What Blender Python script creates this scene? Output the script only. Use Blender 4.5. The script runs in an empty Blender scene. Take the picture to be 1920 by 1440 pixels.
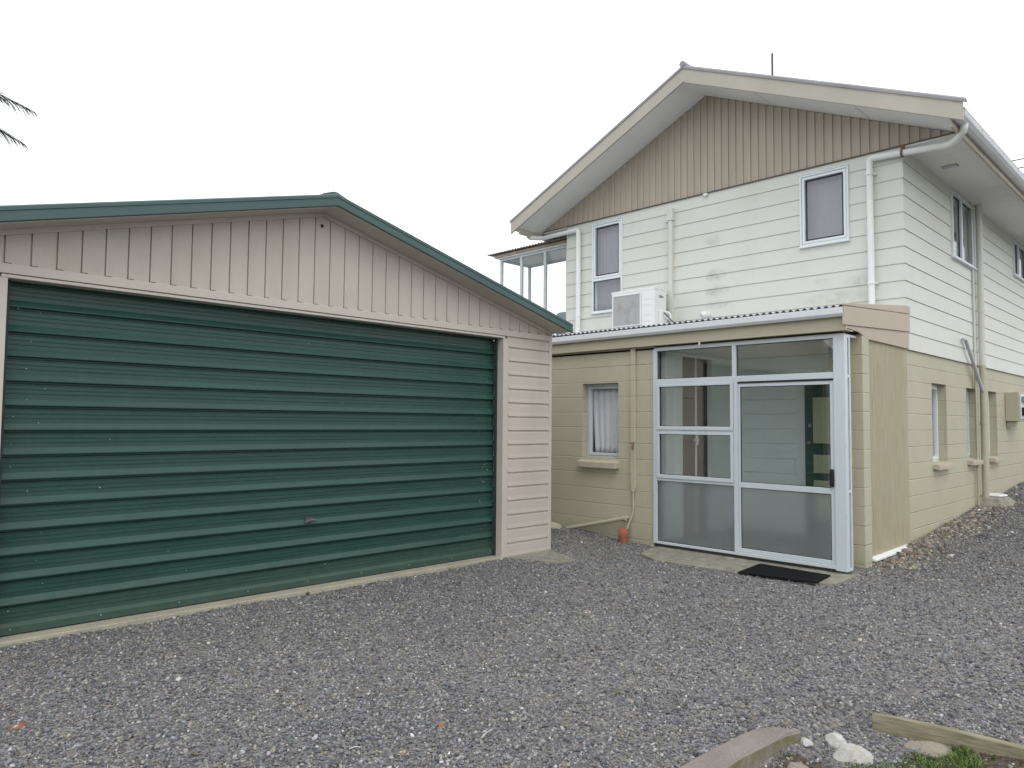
import bpy, bmesh, math, random
import numpy as np
from mathutils import Vector, Matrix
R = math.radians
random.seed(7)
rng = np.random.default_rng(11)
scene = bpy.context.scene
COL = scene.collection

# ------------------------------------------------------------------ camera
cam = bpy.data.cameras.new("camera")
cam_ob = bpy.data.objects.new("camera", cam)
COL.objects.link(cam_ob)
cam.sensor_width = 36.0
cam.lens = 1370.2 / 1920 * 36.0
cam.clip_start = 0.05
cam.clip_end = 3000
def cam_axes(yaw, pitch, roll):
    f = Vector((math.sin(yaw) * math.cos(pitch), math.cos(yaw) * math.cos(pitch), math.sin(pitch)))
    r = Vector((math.cos(yaw), -math.sin(yaw), 0)); u = r.cross(f)
    c, s = math.cos(roll), math.sin(roll)
    return c * r + s * u, -s * r + c * u, f
cr, cu, cf = cam_axes(0.782146, 0.0530803, 0.0084983)
m = Matrix((cr, cu, -cf)).transposed().to_4x4()
m.translation = (0, 0, 1.5)
cam_ob.matrix_world = m
scene.camera = cam_ob

# ------------------------------------------------------------------ world + sun
SUN_EL, SUN_AZ = R(52), R(215)      # azimuth measured clockwise from +Y
w = bpy.data.worlds.new("World"); scene.world = w; w.use_nodes = True
nt = w.node_tree; nt.nodes.clear()
o = nt.nodes.new("ShaderNodeOutputWorld"); b = nt.nodes.new("ShaderNodeBackground")
sky = nt.nodes.new("ShaderNodeTexSky"); sky.sky_type = 'NISHITA'; sky.sun_disc = False
sky.sun_elevation = SUN_EL; sky.sun_rotation = SUN_AZ
sky.air_density = 1.0; sky.dust_density = 4.0
hs = nt.nodes.new("ShaderNodeHueSaturation"); hs.inputs['Saturation'].default_value = 0.25
mx = nt.nodes.new("ShaderNodeMix"); mx.data_type = 'RGBA'; mx.inputs[0].default_value = 0.86
mx.inputs[7].default_value = (15.6, 15.9, 16.4, 1)     # the cloud layer that covers the sky
nt.links.new(sky.outputs[0], hs.inputs['Color']); nt.links.new(hs.outputs[0], mx.inputs[6])
nt.links.new(mx.outputs[2], b.inputs[0]); b.inputs[1].default_value = 0.10
nt.links.new(b.outputs[0], o.inputs[0])
sun = bpy.data.lights.new("sun", 'SUN'); sun.energy = 0.7; sun.angle = R(25); sun.color = (1, .97, .92)
so = bpy.data.objects.new("sun", sun); COL.objects.link(so)
sd = Vector((math.sin(SUN_AZ) * math.cos(SUN_EL), math.cos(SUN_AZ) * math.cos(SUN_EL), math.sin(SUN_EL)))
so.rotation_euler = (-sd).to_track_quat('-Z', 'Y').to_euler(); so.location = (0, -5, 30)
vs = scene.view_settings; vs.view_transform = 'Standard'; vs.look = 'None'; vs.exposure = 0.0; vs.gamma = 1
scene.cycles.max_bounces = 10; scene.cycles.transparent_max_bounces = 16
scene.cycles.diffuse_bounces = 5

# ------------------------------------------------------------------ materials
def newmat(name):
    mt = bpy.data.materials.new(name); mt.use_nodes = True
    n = mt.node_tree; p = n.nodes['Principled BSDF']
    return mt, n, p
def N(n, t, **kw):
    x = n.nodes.new(t)
    for k, v in kw.items():
        if k in x.inputs: x.inputs[k].default_value = v
        else: setattr(x, k, v)
    return x
def coords(n, scale=(1, 1, 1)):
    g = N(n, "ShaderNodeNewGeometry"); mp = N(n, "ShaderNodeMapping"); mp.inputs['Scale'].default_value = scale
    n.links.new(g.outputs['Position'], mp.inputs['Vector']); return mp.outputs[0]
def mixc(n, fac, a, b_, blend='MIX'):
    x = n.nodes.new("ShaderNodeMix"); x.data_type = 'RGBA'; x.blend_type = blend
    for sock, v in ((0, fac), (6, a), (7, b_)):
        if isinstance(v, (int, float)): x.inputs[sock].default_value = v
        elif isinstance(v, tuple): x.inputs[sock].default_value = (*v[:3], 1)
        else: n.links.new(v, x.inputs[sock])
    return x.outputs[2]
def ramp(n, src, stops, interp='LINEAR'):
    r = n.nodes.new("ShaderNodeValToRGB"); r.color_ramp.interpolation = interp
    e = r.color_ramp.elements
    while len(e) < len(stops): e.new(0.5)
    for el, (p, c) in zip(e, stops):
        el.position = p; el.color = (*c, 1) if isinstance(c, tuple) else (c, c, c, 1)
    n.links.new(src, r.inputs[0]); return r.outputs[0]
def noise(n, vec, scale, detail=4, rough=.6):
    x = N(n, "ShaderNodeTexNoise"); x.inputs['Scale'].default_value = scale
    x.inputs['Detail'].default_value = detail; x.inputs['Roughness'].default_value = rough
    n.links.new(vec, x.inputs['Vector']); return x.outputs[0]
def bump(n, p, h, strength=.3, dist=.01):
    x = N(n, "ShaderNodeBump"); x.inputs['Strength'].default_value = strength; x.inputs['Distance'].default_value = dist
    n.links.new(h, x.inputs['Height']); n.links.new(x.outputs[0], p.inputs['Normal']); return x

def paint(name, col, var=.06, rough=.55, scale=1.3, stretch=(1, 1, 1), dirt=None, dirt_amt=.25, spec=.35, bmp=.05, metallic=0):
    """weathered paint: broad blotches, fine grain and optional dirt patches"""
    mt, n, p = newmat(name)
    v = coords(n, stretch); v1 = coords(n)
    a = noise(n, v, scale, 5)
    f = noise(n, v1, 60, 3)
    lo = tuple(c * (1 - var * 1.6) for c in col); hi = tuple(min(1, c * (1 + var)) for c in col)
    c = ramp(n, a, [(.3, lo), (.7, hi)])
    c = mixc(n, .25, c, ramp(n, f, [(.3, tuple(x * .86 for x in col)), (.7, tuple(min(1, x * 1.06) for x in col))]))
    if dirt:
        d = ramp(n, noise(n, coords(n, (1, 1, .35)), 2.1, 6, .7), [(.52, 0.0), (.72, dirt_amt)])
        c = mixc(n, d, c, dirt)
    n.links.new(c, p.inputs['Base Color'])
    p.inputs['Roughness'].default_value = rough; p.inputs['Specular IOR Level'].default_value = spec
    p.inputs['Metallic'].default_value = metallic
    if bmp: bump(n, p, noise(n, v1, 180, 2), bmp, .004)
    return mt

M = {}
M['garage_siding'] = paint('garage siding cream', (.50, .46, .405), .05, .5, stretch=(1.5, 1, .6), dirt=(.36, .33, .25), dirt_amt=.35)
M['garage_trim'] = paint('garage trim cream', (.525, .483, .427), .04, .5)
M['barge'] = paint('bargeboard beige paint', (.475, .445, .385), .06, .55, dirt=(.38, .36, .28), dirt_amt=.3)
M['cladding'] = paint('gable cladding fawn', (.45, .392, .322), .06, .6, stretch=(1, 3, .5), dirt=(.33, .30, .24), dirt_amt=.25)
M['soffit'] = paint('soffit white', (.82, .82, .81), .03, .6, dirt=(.55, .55, .45), dirt_amt=.25)
M['white_pvc'] = paint('white plastic pipe', (.82, .83, .82), .03, .35, bmp=0, dirt=(.6, .6, .52), dirt_amt=.2)
M['alu_white'] = paint('white powder coat aluminium', (.74, .79, .82), .02, .35, bmp=0)
M['alu_grey'] = paint('silver grey aluminium', (.56, .62, .645), .03, .38, bmp=0, spec=.5)
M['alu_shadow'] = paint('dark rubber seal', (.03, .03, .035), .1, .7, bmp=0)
M['green_trim'] = paint('dark green metal flashing', (.048, .098, .092), .08, .4, spec=.5, bmp=0)
M['roof_grey'] = paint('weathered grey roofing', (.33, .325, .34), .12, .6, dirt=(.2, .19, .16), dirt_amt=.4)
M['roof_zinc'] = paint('zinc roofing', (.5, .51, .53), .08, .45, bmp=0)
M['roof_brown'] = paint('aged brown roofing', (.42, .37, .32), .2, .8, dirt=(.2, .17, .14), dirt_amt=.5, scale=8)
M['gutter_white'] = paint('pale grey gutter', (.74, .76, .79), .04, .4, bmp=0, dirt=(.45, .43, .38), dirt_amt=.25)
M['pink_board'] = paint('pinkish beige board', (.47, .405, .33), .05, .6)
M['beige_fascia'] = paint('olive beige fascia', (.47, .44, .335), .05, .55)
M['pipe_cream'] = paint('cream painted pipe', (.62, .62, .57), .05, .5, dirt=(.45, .43, .33), dirt_amt=.3)
M['pipe_olive'] = paint('olive painted pipe', (.45, .43, .33), .05, .5)
M['sill'] = paint('painted sill', (.48, .42, .34), .08, .7)
M['interior_white'] = paint('interior white paint', (.74, .82, .83), .04, .6)
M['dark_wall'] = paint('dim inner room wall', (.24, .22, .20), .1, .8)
M['floor_dark'] = paint('worn vinyl floor', (.13, .125, .125), .2, .5)
M['door_green'] = paint('dark green door paint', (.035, .075, .06), .08, .4, bmp=0)
M['door_pale'] = paint('pale green door panel', (.42, .46, .33), .04, .5, bmp=0)
M['black'] = paint('black plastic', (.015, .015, .016), .1, .4, bmp=0)
M['rubber_mat'] = paint('black rubber mat', (.010, .010, .012), .3, .95, scale=30, bmp=.6, spec=.1)
M['terracotta'] = paint('terracotta clay', (.33, .125, .08), .2, .8, scale=14, dirt=(.2, .1, .06), dirt_amt=.5)
M['metal'] = paint('dull steel', (.35, .35, .36), .1, .35, bmp=0, metallic=.8)
M['rust'] = paint('rusty steel', (.20, .12, .08), .3, .8, scale=20)
M['flash_and_lap_shade'] = paint('dull brown flashing and lap shade', (.13, .11, .09), .1, .7, bmp=0)
M['gap_shade_dark'] = paint('dark door gap shade', (.022, .035, .035), .1, .5, bmp=0)
M['dark_steel'] = paint('dark worn steel', (.14, .135, .135), .2, .4, bmp=0, metallic=.4)
M['wire'] = paint('cable grey', (.10, .10, .11), .05, .6, bmp=0)
M['ac_white'] = paint('appliance off white', (.78, .78, .78), .02, .4, bmp=0)
M['ac_dark'] = paint('condenser fins', (.27, .26, .245), .2, .5, bmp=0)
M['chair_blue'] = paint('blue grey fabric', (.25, .30, .35), .08, .9)
M['spot'] = paint('pale chip', (.5, .55, .52), .1, .6, bmp=0)
M['lens'] = paint('lamp lens', (.5, .52, .55), .05, .15, bmp=0, spec=.8)

def mk_weatherboard():
    mt, n, p = newmat('cream weatherboard paint')
    v = coords(n)
    a = noise(n, coords(n, (.6, .6, 1.2)), 1.1, 5)
    c = ramp(n, a, [(.3, (.635, .635, .56)), (.7, (.675, .695, .66))])
    c = mixc(n, .2, c, ramp(n, noise(n, coords(n, (3, 3, 40)), 5, 3), [(.3, (.59, .60, .55)), (.7, (.70, .725, .705))]))
    g = N(n, "ShaderNodeNewGeometry"); sp = N(n, "ShaderNodeSeparateXYZ"); n.links.new(g.outputs['Position'], sp.inputs[0])
    # grey mildew patches on the gable wall, in their own places
    tot = None
    for (cy, cz, ry, rz, amt) in ((5.55, 4.25, .17, .10, .6), (5.52, 3.72, .2, .11, 1.0), (5.5, 3.48, .22, .11, 1.0), (5.5, 3.28, .25, .08, .7),
                                  (3.75, 3.18, .5, .11, .75), (3.5, 3.36, .18, .1, .7), (5.45, 3.05, .2, .06, .8), (3.95, 3.42, .15, .06, .5)):
        def ax(out, c0, r0):
            s = N(n, "ShaderNodeMath", operation='SUBTRACT'); n.links.new(out, s.inputs[0]); s.inputs[1].default_value = c0
            d = N(n, "ShaderNodeMath", operation='DIVIDE'); n.links.new(s.outputs[0], d.inputs[0]); d.inputs[1].default_value = r0
            q = N(n, "ShaderNodeMath", operation='MULTIPLY'); n.links.new(d.outputs[0], q.inputs[0]); n.links.new(d.outputs[0], q.inputs[1]); return q
        qa, qb = ax(sp.outputs['Y'], cy, ry), ax(sp.outputs['Z'], cz, rz)
        s = N(n, "ShaderNodeMath", operation='ADD'); n.links.new(qa.outputs[0], s.inputs[0]); n.links.new(qb.outputs[0], s.inputs[1])
        k = ramp(n, s.outputs[0], [(0, amt), (1, 0.0)])
        tot = k if tot is None else mixc(n, 1.0, tot, k, 'ADD')
    k = mixc(n, 1.0, tot, ramp(n, noise(n, v, 9, 5, .7), [(.35, 0.0), (.65, 1.0)]), 'MULTIPLY')
    k = mixc(n, 1.0, k, (.8, .8, .8), 'MULTIPLY')
    c = mixc(n, k, c, (.33, .35, .31))
    d = ramp(n, noise(n, coords(n, (1, 1, .3)), 2.7, 6, .7), [(.55, 0.0), (.75, .25)])
    c = mixc(n, d, c, (.52, .50, .37))
    n.links.new(c, p.inputs['Base Color']); p.inputs['Roughness'].default_value = .55; p.inputs['Specular IOR Level'].default_value = .3
    bump(n, p, noise(n, v, 120, 2), .05, .004)
    return mt
M['board'] = mk_weatherboard()

def mk_block(name, col, offx=0.0, offz=.0235):
    mt, n, p = newmat(name)
    g = N(n, "ShaderNodeNewGeometry"); sp = N(n, "ShaderNodeSeparateXYZ"); n.links.new(g.outputs['Position'], sp.inputs[0])
    ad = N(n, "ShaderNodeMath", operation='ADD'); n.links.new(sp.outputs['X'], ad.inputs[0]); n.links.new(sp.outputs['Y'], ad.inputs[1])
    a2 = N(n, "ShaderNodeMath", operation='ADD'); n.links.new(ad.outputs[0], a2.inputs[0]); a2.inputs[1].default_value = offx
    sz = N(n, "ShaderNodeMath", operation='SUBTRACT'); n.links.new(sp.outputs['Z'], sz.inputs[0]); sz.inputs[1].default_value = offz
    cb = N(n, "ShaderNodeCombineXYZ"); n.links.new(a2.outputs[0], cb.inputs[0]); n.links.new(sz.outputs[0], cb.inputs[1])
    br = N(n, "ShaderNodeTexBrick"); n.links.new(cb.outputs[0], br.inputs['Vector'])
    br.inputs['Scale'].default_value = 1; br.inputs['Brick Width'].default_value = .407; br.inputs['Row Height'].default_value = .2035
    br.inputs['Mortar Size'].default_value = .005; br.inputs['Mortar Smooth'].default_value = .6; br.inputs['Bias'].default_value = -.6
    br.inputs['Color1'].default_value = (*col, 1); br.inputs['Color2'].default_value = (*[c * 1.03 for c in col], 1)
    br.inputs['Mortar'].default_value = (*[c * .98 for c in col], 1)
    v = coords(n)
    c = mixc(n, .5, br.outputs['Color'], ramp(n, noise(n, v, 1.6, 5), [(.3, tuple(x * .92 for x in col)), (.7, tuple(x * 1.07 for x in col))]))
    # green algae and splash dirt along the foot of the wall
    zz = N(n, "ShaderNodeMath", operation='ADD'); n.links.new(sp.outputs['Z'], zz.inputs[0])
    nz = N(n, "ShaderNodeMath", operation='MULTIPLY'); n.links.new(noise(n, v, 7, 5, .7), nz.inputs[0]); nz.inputs[1].default_value = .5
    n.links.new(nz.outputs[0], zz.inputs[1])
    c = mixc(n, ramp(n, zz.outputs[0], [(.22, .45), (.45, 0.0)]), c, (.27, .29, .17))
    p.inputs['Roughness'].default_value = .6; p.inputs['Specular IOR Level'].default_value = .3
    # bed joints are struck deeper than the uprights, unevenly; the highlight on their ledges is painted in lighter
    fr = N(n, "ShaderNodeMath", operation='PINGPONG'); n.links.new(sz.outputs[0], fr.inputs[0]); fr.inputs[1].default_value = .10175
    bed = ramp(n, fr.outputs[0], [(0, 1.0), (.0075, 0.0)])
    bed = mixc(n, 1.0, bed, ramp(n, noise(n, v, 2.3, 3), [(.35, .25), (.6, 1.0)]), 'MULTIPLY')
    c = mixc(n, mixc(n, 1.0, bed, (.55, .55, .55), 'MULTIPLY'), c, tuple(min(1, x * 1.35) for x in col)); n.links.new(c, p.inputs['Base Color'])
    hm = N(n, "ShaderNodeMath", operation='MULTIPLY_ADD'); n.links.new(br.outputs['Fac'], hm.inputs[0]); hm.inputs[1].default_value = -.22
    gn = N(n, "ShaderNodeMath", operation='MULTIPLY_ADD'); n.links.new(noise(n, v, 45, 4), gn.inputs[0]); gn.inputs[1].default_value = .3
    bn = N(n, "ShaderNodeMath", operation='MULTIPLY'); n.links.new(bed, bn.inputs[0]); bn.inputs[1].default_value = -.75; n.links.new(bn.outputs[0], gn.inputs[2])
    n.links.new(gn.outputs[0], hm.inputs[2])
    bump(n, p, hm.outputs[0], .9, .010)
    return mt
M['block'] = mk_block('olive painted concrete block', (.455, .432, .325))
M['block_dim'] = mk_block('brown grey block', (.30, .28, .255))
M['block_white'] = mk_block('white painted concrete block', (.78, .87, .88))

def mk_door():
    mt, n, p = newmat('green roller door paint')
    a = noise(n, coords(n, (.5, 1, 6)), 3, 5)
    c = ramp(n, a, [(.3, (.017, .058, .044)), (.7, (.025, .076, .059))])
    d = ramp(n, noise(n, coords(n), 35, 4, .7), [(.55, 0.0), (.8, .35)])
    c = mixc(n, d, c, (.07, .11, .10))
    n.links.new(c, p.inputs['Base Color'])
    # grime washed down the door and splashed along its foot
    g_ = N(n, "ShaderNodeNewGeometry"); sp_ = N(n, "ShaderNodeSeparateXYZ"); n.links.new(g_.outputs['Position'], sp_.inputs[0])
    sk = ramp(n, noise(n, coords(n, (7, 1, .25)), 2.2, 5, .7), [(.5, 0.0), (.8, .3)])
    c = mixc(n, sk, c, (.055, .075, .065))
    ft = N(n, "ShaderNodeMath", operation='MULTIPLY_ADD'); n.links.new(noise(n, coords(n), 9, 4, .7), ft.inputs[0]); ft.inputs[1].default_value = .5; n.links.new(sp_.outputs['Z'], ft.inputs[2])
    c = mixc(n, ramp(n, ft.outputs[0], [(.25, .45), (.55, 0.0)]), c, (.09, .10, .085))
    n.links.new(c, p.inputs['Base Color'])
    n.links.new(ramp(n, a, [(.2, .26), (.8, .42)]), p.inputs['Roughness']); p.inputs['Specular IOR Level'].default_value = .38
    bump(n, p, noise(n, coords(n, (.4, 1, 1)), 4, 3), .12, .02)
    return mt
M['door'] = mk_door()

def mk_concrete(name, col, moss=None):
    mt, n, p = newmat(name); v = coords(n)
    a = noise(n, v, 3, 6, .65)
    c = ramp(n, a, [(.3, tuple(x * .7 for x in col)), (.7, tuple(x * 1.15 for x in col))])
    c = mixc(n, .4, c, ramp(n, noise(n, v, 90, 3), [(.3, tuple(x * .55 for x in col)), (.7, tuple(x * 1.2 for x in col))]))
    if moss: c = mixc(n, ramp(n, noise(n, v, 11, 5, .7), [(.4, 0.0), (.62, .75)]), c, moss)
    n.links.new(c, p.inputs['Base Color']); p.inputs['Roughness'].default_value = .9; p.inputs['Specular IOR Level'].default_value = .2
    bump(n, p, noise(n, v, 70, 5, .7), .7, .006)
    return mt
M['concrete'] = mk_concrete('weathered concrete', (.33, .315, .265), (.17, .165, .125))
M['concrete_strip'] = mk_concrete('pale concrete edge', (.40, .38, .30))
M['concrete_dark'] = mk_concrete('mossy kerb concrete', (.23, .21, .175), (.12, .12, .04))
M['kerb_top'] = mk_concrete('speckled kerb top', (.25, .225, .20))
M['plaster'] = mk_concrete('painted concrete mound', (.46, .45, .34))
M['rock_white'] = mk_concrete('white quartz rock', (.55, .56, .56), (.36, .34, .28))
M['rock_grey'] = mk_concrete('flat grey brown stone', (.30, .27, .22))

def mk_timber():
    mt, n, p = newmat('weathered treated timber')
    a = noise(n, coords(n, (14, 1.2, 14)), 4, 6, .65)
    c = ramp(n, a, [(.25, (.12, .10, .06)), (.5, (.23, .205, .135)), (.8, (.34, .315, .23))])
    c = mixc(n, ramp(n, noise(n, coords(n), 5, 4), [(.55, 0.0), (.7, .5)]), c, (.09, .08, .03))
    n.links.new(c, p.inputs['Base Color']); p.inputs['Roughness'].default_value = .85
    bump(n, p, a, .5, .006); return mt
M['timber'] = mk_timber()

def mk_fibreglass():
    mt, n, p = newmat('aged yellow fibreglass sheet')
    v = coords(n, (26, 26, .9))
    a = noise(n, v, 3, 5, .7)
    c = ramp(n, a, [(.28, (.50, .43, .28)), (.5, (.70, .63, .44)), (.75, (.80, .76, .58))])
    c = mixc(n, ramp(n, noise(n, coords(n), 1.8, 4), [(.45, 0.0), (.7, .4)]), c, (.62, .60, .44))
    n.links.new(c, p.inputs['Base Color']); p.inputs['Roughness'].default_value = .55
    bump(n, p, a, .25, .004)
    tr = N(n, "ShaderNodeBsdfTranslucent"); n.links.new(c, tr.inputs[0])
    mxs = N(n, "ShaderNodeMixShader"); mxs.inputs[0].default_value = .5
    n.links.new(p.outputs[0], mxs.inputs[1]); n.links.new(tr.outputs[0], mxs.inputs[2])
    n.links.new(mxs.outputs[0], n.nodes['Material Output'].inputs[0]); return mt
M['fibreglass'] = mk_fibreglass()

def schlick(n, f0):
    """two-sided Fresnel, so that both faces of a pane reflect alike"""
    lw_ = N(n, "ShaderNodeLayerWeight"); lw_.inputs['Blend'].default_value = .5
    pw_ = N(n, "ShaderNodeMath", operation='POWER'); n.links.new(lw_.outputs['Facing'], pw_.inputs[0]); pw_.inputs[1].default_value = 5
    ma = N(n, "ShaderNodeMath", operation='MULTIPLY_ADD'); n.links.new(pw_.outputs[0], ma.inputs[0]); ma.inputs[1].default_value = 1 - f0; ma.inputs[2].default_value = f0
    ma.use_clamp = True; return ma.outputs[0]
def mk_glass(name, tint=(.93, .96, .96), ior=1.5, refl=1.0):
    mt = bpy.data.materials.new(name); mt.use_nodes = True; n = mt.node_tree; n.nodes.clear()
    out = N(n, "ShaderNodeOutputMaterial"); t = N(n, "ShaderNodeBsdfTransparent"); t.inputs[0].default_value = (*tint, 1)
    g = N(n, "ShaderNodeBsdfGlossy"); g.inputs['Roughness'].default_value = .01
    ml = schlick(n, ((ior - 1) / (ior + 1)) ** 2 * refl)
    x = N(n, "ShaderNodeMixShader"); n.links.new(ml, x.inputs[0]); n.links.new(t.outputs[0], x.inputs[1]); n.links.new(g.outputs[0], x.inputs[2])
    n.links.new(x.outputs[0], out.inputs[0]); return mt
M['glass'] = mk_glass('window glass', (.985, .995, .995), 1.5, 1.6)
M['glass_clear'] = mk_glass('clear sunroom glass', (.985, .992, .995), 1.45, 1.0)
def mk_frost():
    mt = bpy.data.materials.new('obscure glass'); mt.use_nodes = True; n = mt.node_tree; n.nodes.clear()
    out = N(n, "ShaderNodeOutputMaterial")
    r = N(n, "ShaderNodeBsdfRefraction"); r.inputs['Roughness'].default_value = .38; r.inputs['IOR'].default_value = 1.12; r.inputs[0].default_value = (.95, .98, .98, 1)
    d = N(n, "ShaderNodeBsdfTranslucent"); d.inputs[0].default_value = (.80, .86, .88, 1)
    df = N(n, "ShaderNodeBsdfDiffuse"); df.inputs[0].default_value = (.60, .65, .67, 1)
    g = N(n, "ShaderNodeBsdfGlossy"); g.inputs['Roughness'].default_value = .25
    x0 = N(n, "ShaderNodeMixShader"); x0.inputs[0].default_value = .28; n.links.new(d.outputs[0], x0.inputs[1]); n.links.new(df.outputs[0], x0.inputs[2])
    x1 = N(n, "ShaderNodeMixShader"); x1.inputs[0].default_value = .33; n.links.new(r.outputs[0], x1.inputs[1]); n.links.new(x0.outputs[0], x1.inputs[2])
    x2 = N(n, "ShaderNodeMixShader"); n.links.new(schlick(n, .045), x2.inputs[0]); n.links.new(x1.outputs[0], x2.inputs[1]); n.links.new(g.outputs[0], x2.inputs[2])
    n.links.new(x2.outputs[0], out.inputs[0]); return mt
M['frost'] = mk_frost()
def mk_curtain(name, col, tr=.5):
    mt, n, p = newmat(name); p.inputs['Roughness'].default_value = .9; p.inputs['Base Color'].default_value = (*col, 1)
    c = ramp(n, noise(n, coords(n, (30, 30, 4)), 3, 3), [(.3, tuple(x * .9 for x in col)), (.7, col)]); n.links.new(c, p.inputs['Base Color'])
    t = N(n, "ShaderNodeBsdfTranslucent"); n.links.new(c, t.inputs[0])
    x = N(n, "ShaderNodeMixShader"); x.inputs[0].default_value = tr
    n.links.new(p.outputs[0], x.inputs[1]); n.links.new(t.outputs[0], x.inputs[2]); n.links.new(x.outputs[0], n.nodes['Material Output'].inputs[0]); return mt
M['net'] = mk_curtain('white net curtain', (.86, .86, .92), .15)
M['blind'] = mk_curtain('grey lilac blind', (.40, .40, .46), .3)
M['drape'] = mk_curtain('brown drape', (.30, .26, .22), .3)

STONE = [(.182, .184, .196), (.115, .117, .128), (.25, .248, .25), (.222, .214, .19), (.15, .152, .168), (.205, .196, .182), (.29, .286, .28)]
def mk_gravel():
    mt, n, p = newmat('grey crushed gravel')
    v = coords(n)
    dn = N(n, "ShaderNodeTexNoise"); dn.inputs['Scale'].default_value = 40; n.links.new(v, dn.inputs['Vector'])
    dv = N(n, "ShaderNodeVectorMath", operation='MULTIPLY_ADD'); n.links.new(dn.outputs['Color'], dv.inputs[0]); dv.inputs[1].default_value = (.012, .012, .012); n.links.new(v, dv.inputs[2])
    vo = N(n, "ShaderNodeTexVoronoi"); vo.inputs['Scale'].default_value = 46; n.links.new(dv.outputs[0], vo.inputs['Vector'])
    vo2 = N(n, "ShaderNodeTexVoronoi"); vo2.inputs['Scale'].default_value = 85; n.links.new(dv.outputs[0], vo2.inputs['Vector'])
    def cellcol(vn):
        s = N(n, "ShaderNodeSeparateColor"); n.links.new(vn.outputs['Color'], s.inputs[0])
        st = [(i / 10, c) for i, c in enumerate(STONE)] + [(.78, (.33, .32, .30)), (.90, (.30, .26, .19)), (.95, (.50, .50, .48)), (.98, (.26, .18, .13))]
        return ramp(n, s.outputs[0], st, 'CONSTANT')
    c = mixc(n, .35, cellcol(vo), cellcol(vo2))
    # broad areas where the gravel is finer, dustier or damper
    big = noise(n, v, .55, 4)
    c = mixc(n, 1.0, c, ramp(n, big, [(.3, (.80, .80, .82)), (.7, (1.12, 1.11, 1.10))]), 'MULTIPLY')
    # soil bed in front, and lawn far beyond the yard
    g = N(n, "ShaderNodeAttribute"); g.attribute_name = 'soil'
    soil = ramp(n, noise(n, v, 22, 6, .7), [(.3, (.05, .04, .028)), (.5, (.11, .088, .062)), (.75, (.20, .175, .14))])
    fa = N(n, "ShaderNodeMath", operation='MULTIPLY_ADD'); n.links.new(g.outputs['Fac'], fa.inputs[0]); fa.inputs[1].default_value = 1.6
    ns = N(n, "ShaderNodeMath", operation='SUBTRACT'); n.links.new(noise(n, v, 9, 5, .7), ns.inputs[0]); ns.inputs[1].default_value = .85; n.links.new(ns.outputs[0], fa.inputs[2])
    c = mixc(n, ramp(n, fa.outputs[0], [(.0, 0.0), (.25, 1.0)]), c, soil)
    ln = N(n, "ShaderNodeVectorMath", operation='LENGTH'); n.links.new(v, ln.inputs[0])
    lf = N(n, "ShaderNodeMath", operation='MULTIPLY_ADD'); n.links.new(noise(n, v, .3, 4), lf.inputs[0]); lf.inputs[1].default_value = 8; n.links.new(ln.outputs['Value'], lf.inputs[2])
    lm = N(n, "ShaderNodeMapRange"); n.links.new(lf.outputs[0], lm.inputs[0]); lm.inputs[1].default_value = 30; lm.inputs[2].default_value = 32
    grass = ramp(n, noise(n, v, 6, 6, .7), [(.3, (.03, .055, .015)), (.7, (.08, .12, .035))])
    c = mixc(n, lm.outputs[0], c, grass)
    n.links.new(c, p.inputs['Base Color']); p.inputs['Roughness'].default_value = .85; p.inputs['Specular IOR Level'].default_value = .25
    h1 = N(n, "ShaderNodeMath", operation='MULTIPLY_ADD'); n.links.new(vo.outputs['Distance'], h1.inputs[0]); h1.inputs[1].default_value = -1.0
    h2 = N(n, "ShaderNodeMath", operation='MULTIPLY'); n.links.new(vo2.outputs['Distance'], h2.inputs[0]); h2.inputs[1].default_value = -.5
    n.links.new(h2.outputs[0], h1.inputs[2])
    bump(n, p, h1.outputs[0], 1.0, .025)
    return mt
M['gravel'] = mk_gravel()
def mk_attr(name, rough=.8):
    mt, n, p = newmat(name); a = N(n, "ShaderNodeAttribute"); a.attribute_name = 'col'
    c = mixc(n, .35, a.outputs['Color'], mixc(n, 1.0, a.outputs['Color'], ramp(n, noise(n, coords(n), 130, 3), [(.3, .6), (.7, 1.35)]), 'MULTIPLY'))
    n.links.new(c, p.inputs['Base Color']); p.inputs['Roughness'].default_value = rough; p.inputs['Specular IOR Level'].default_value = .25; return mt
M['stones'] = mk_attr('loose stones')
M['leaf'] = mk_attr('plant leaves', .5)
M['palm_trunk'] = paint('palm trunk bark', (.16, .13, .10), .25, .9, stretch=(1, 1, 6))
M['pole'] = paint('grey timber pole', (.2, .18, .15), .15, .9)

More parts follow.
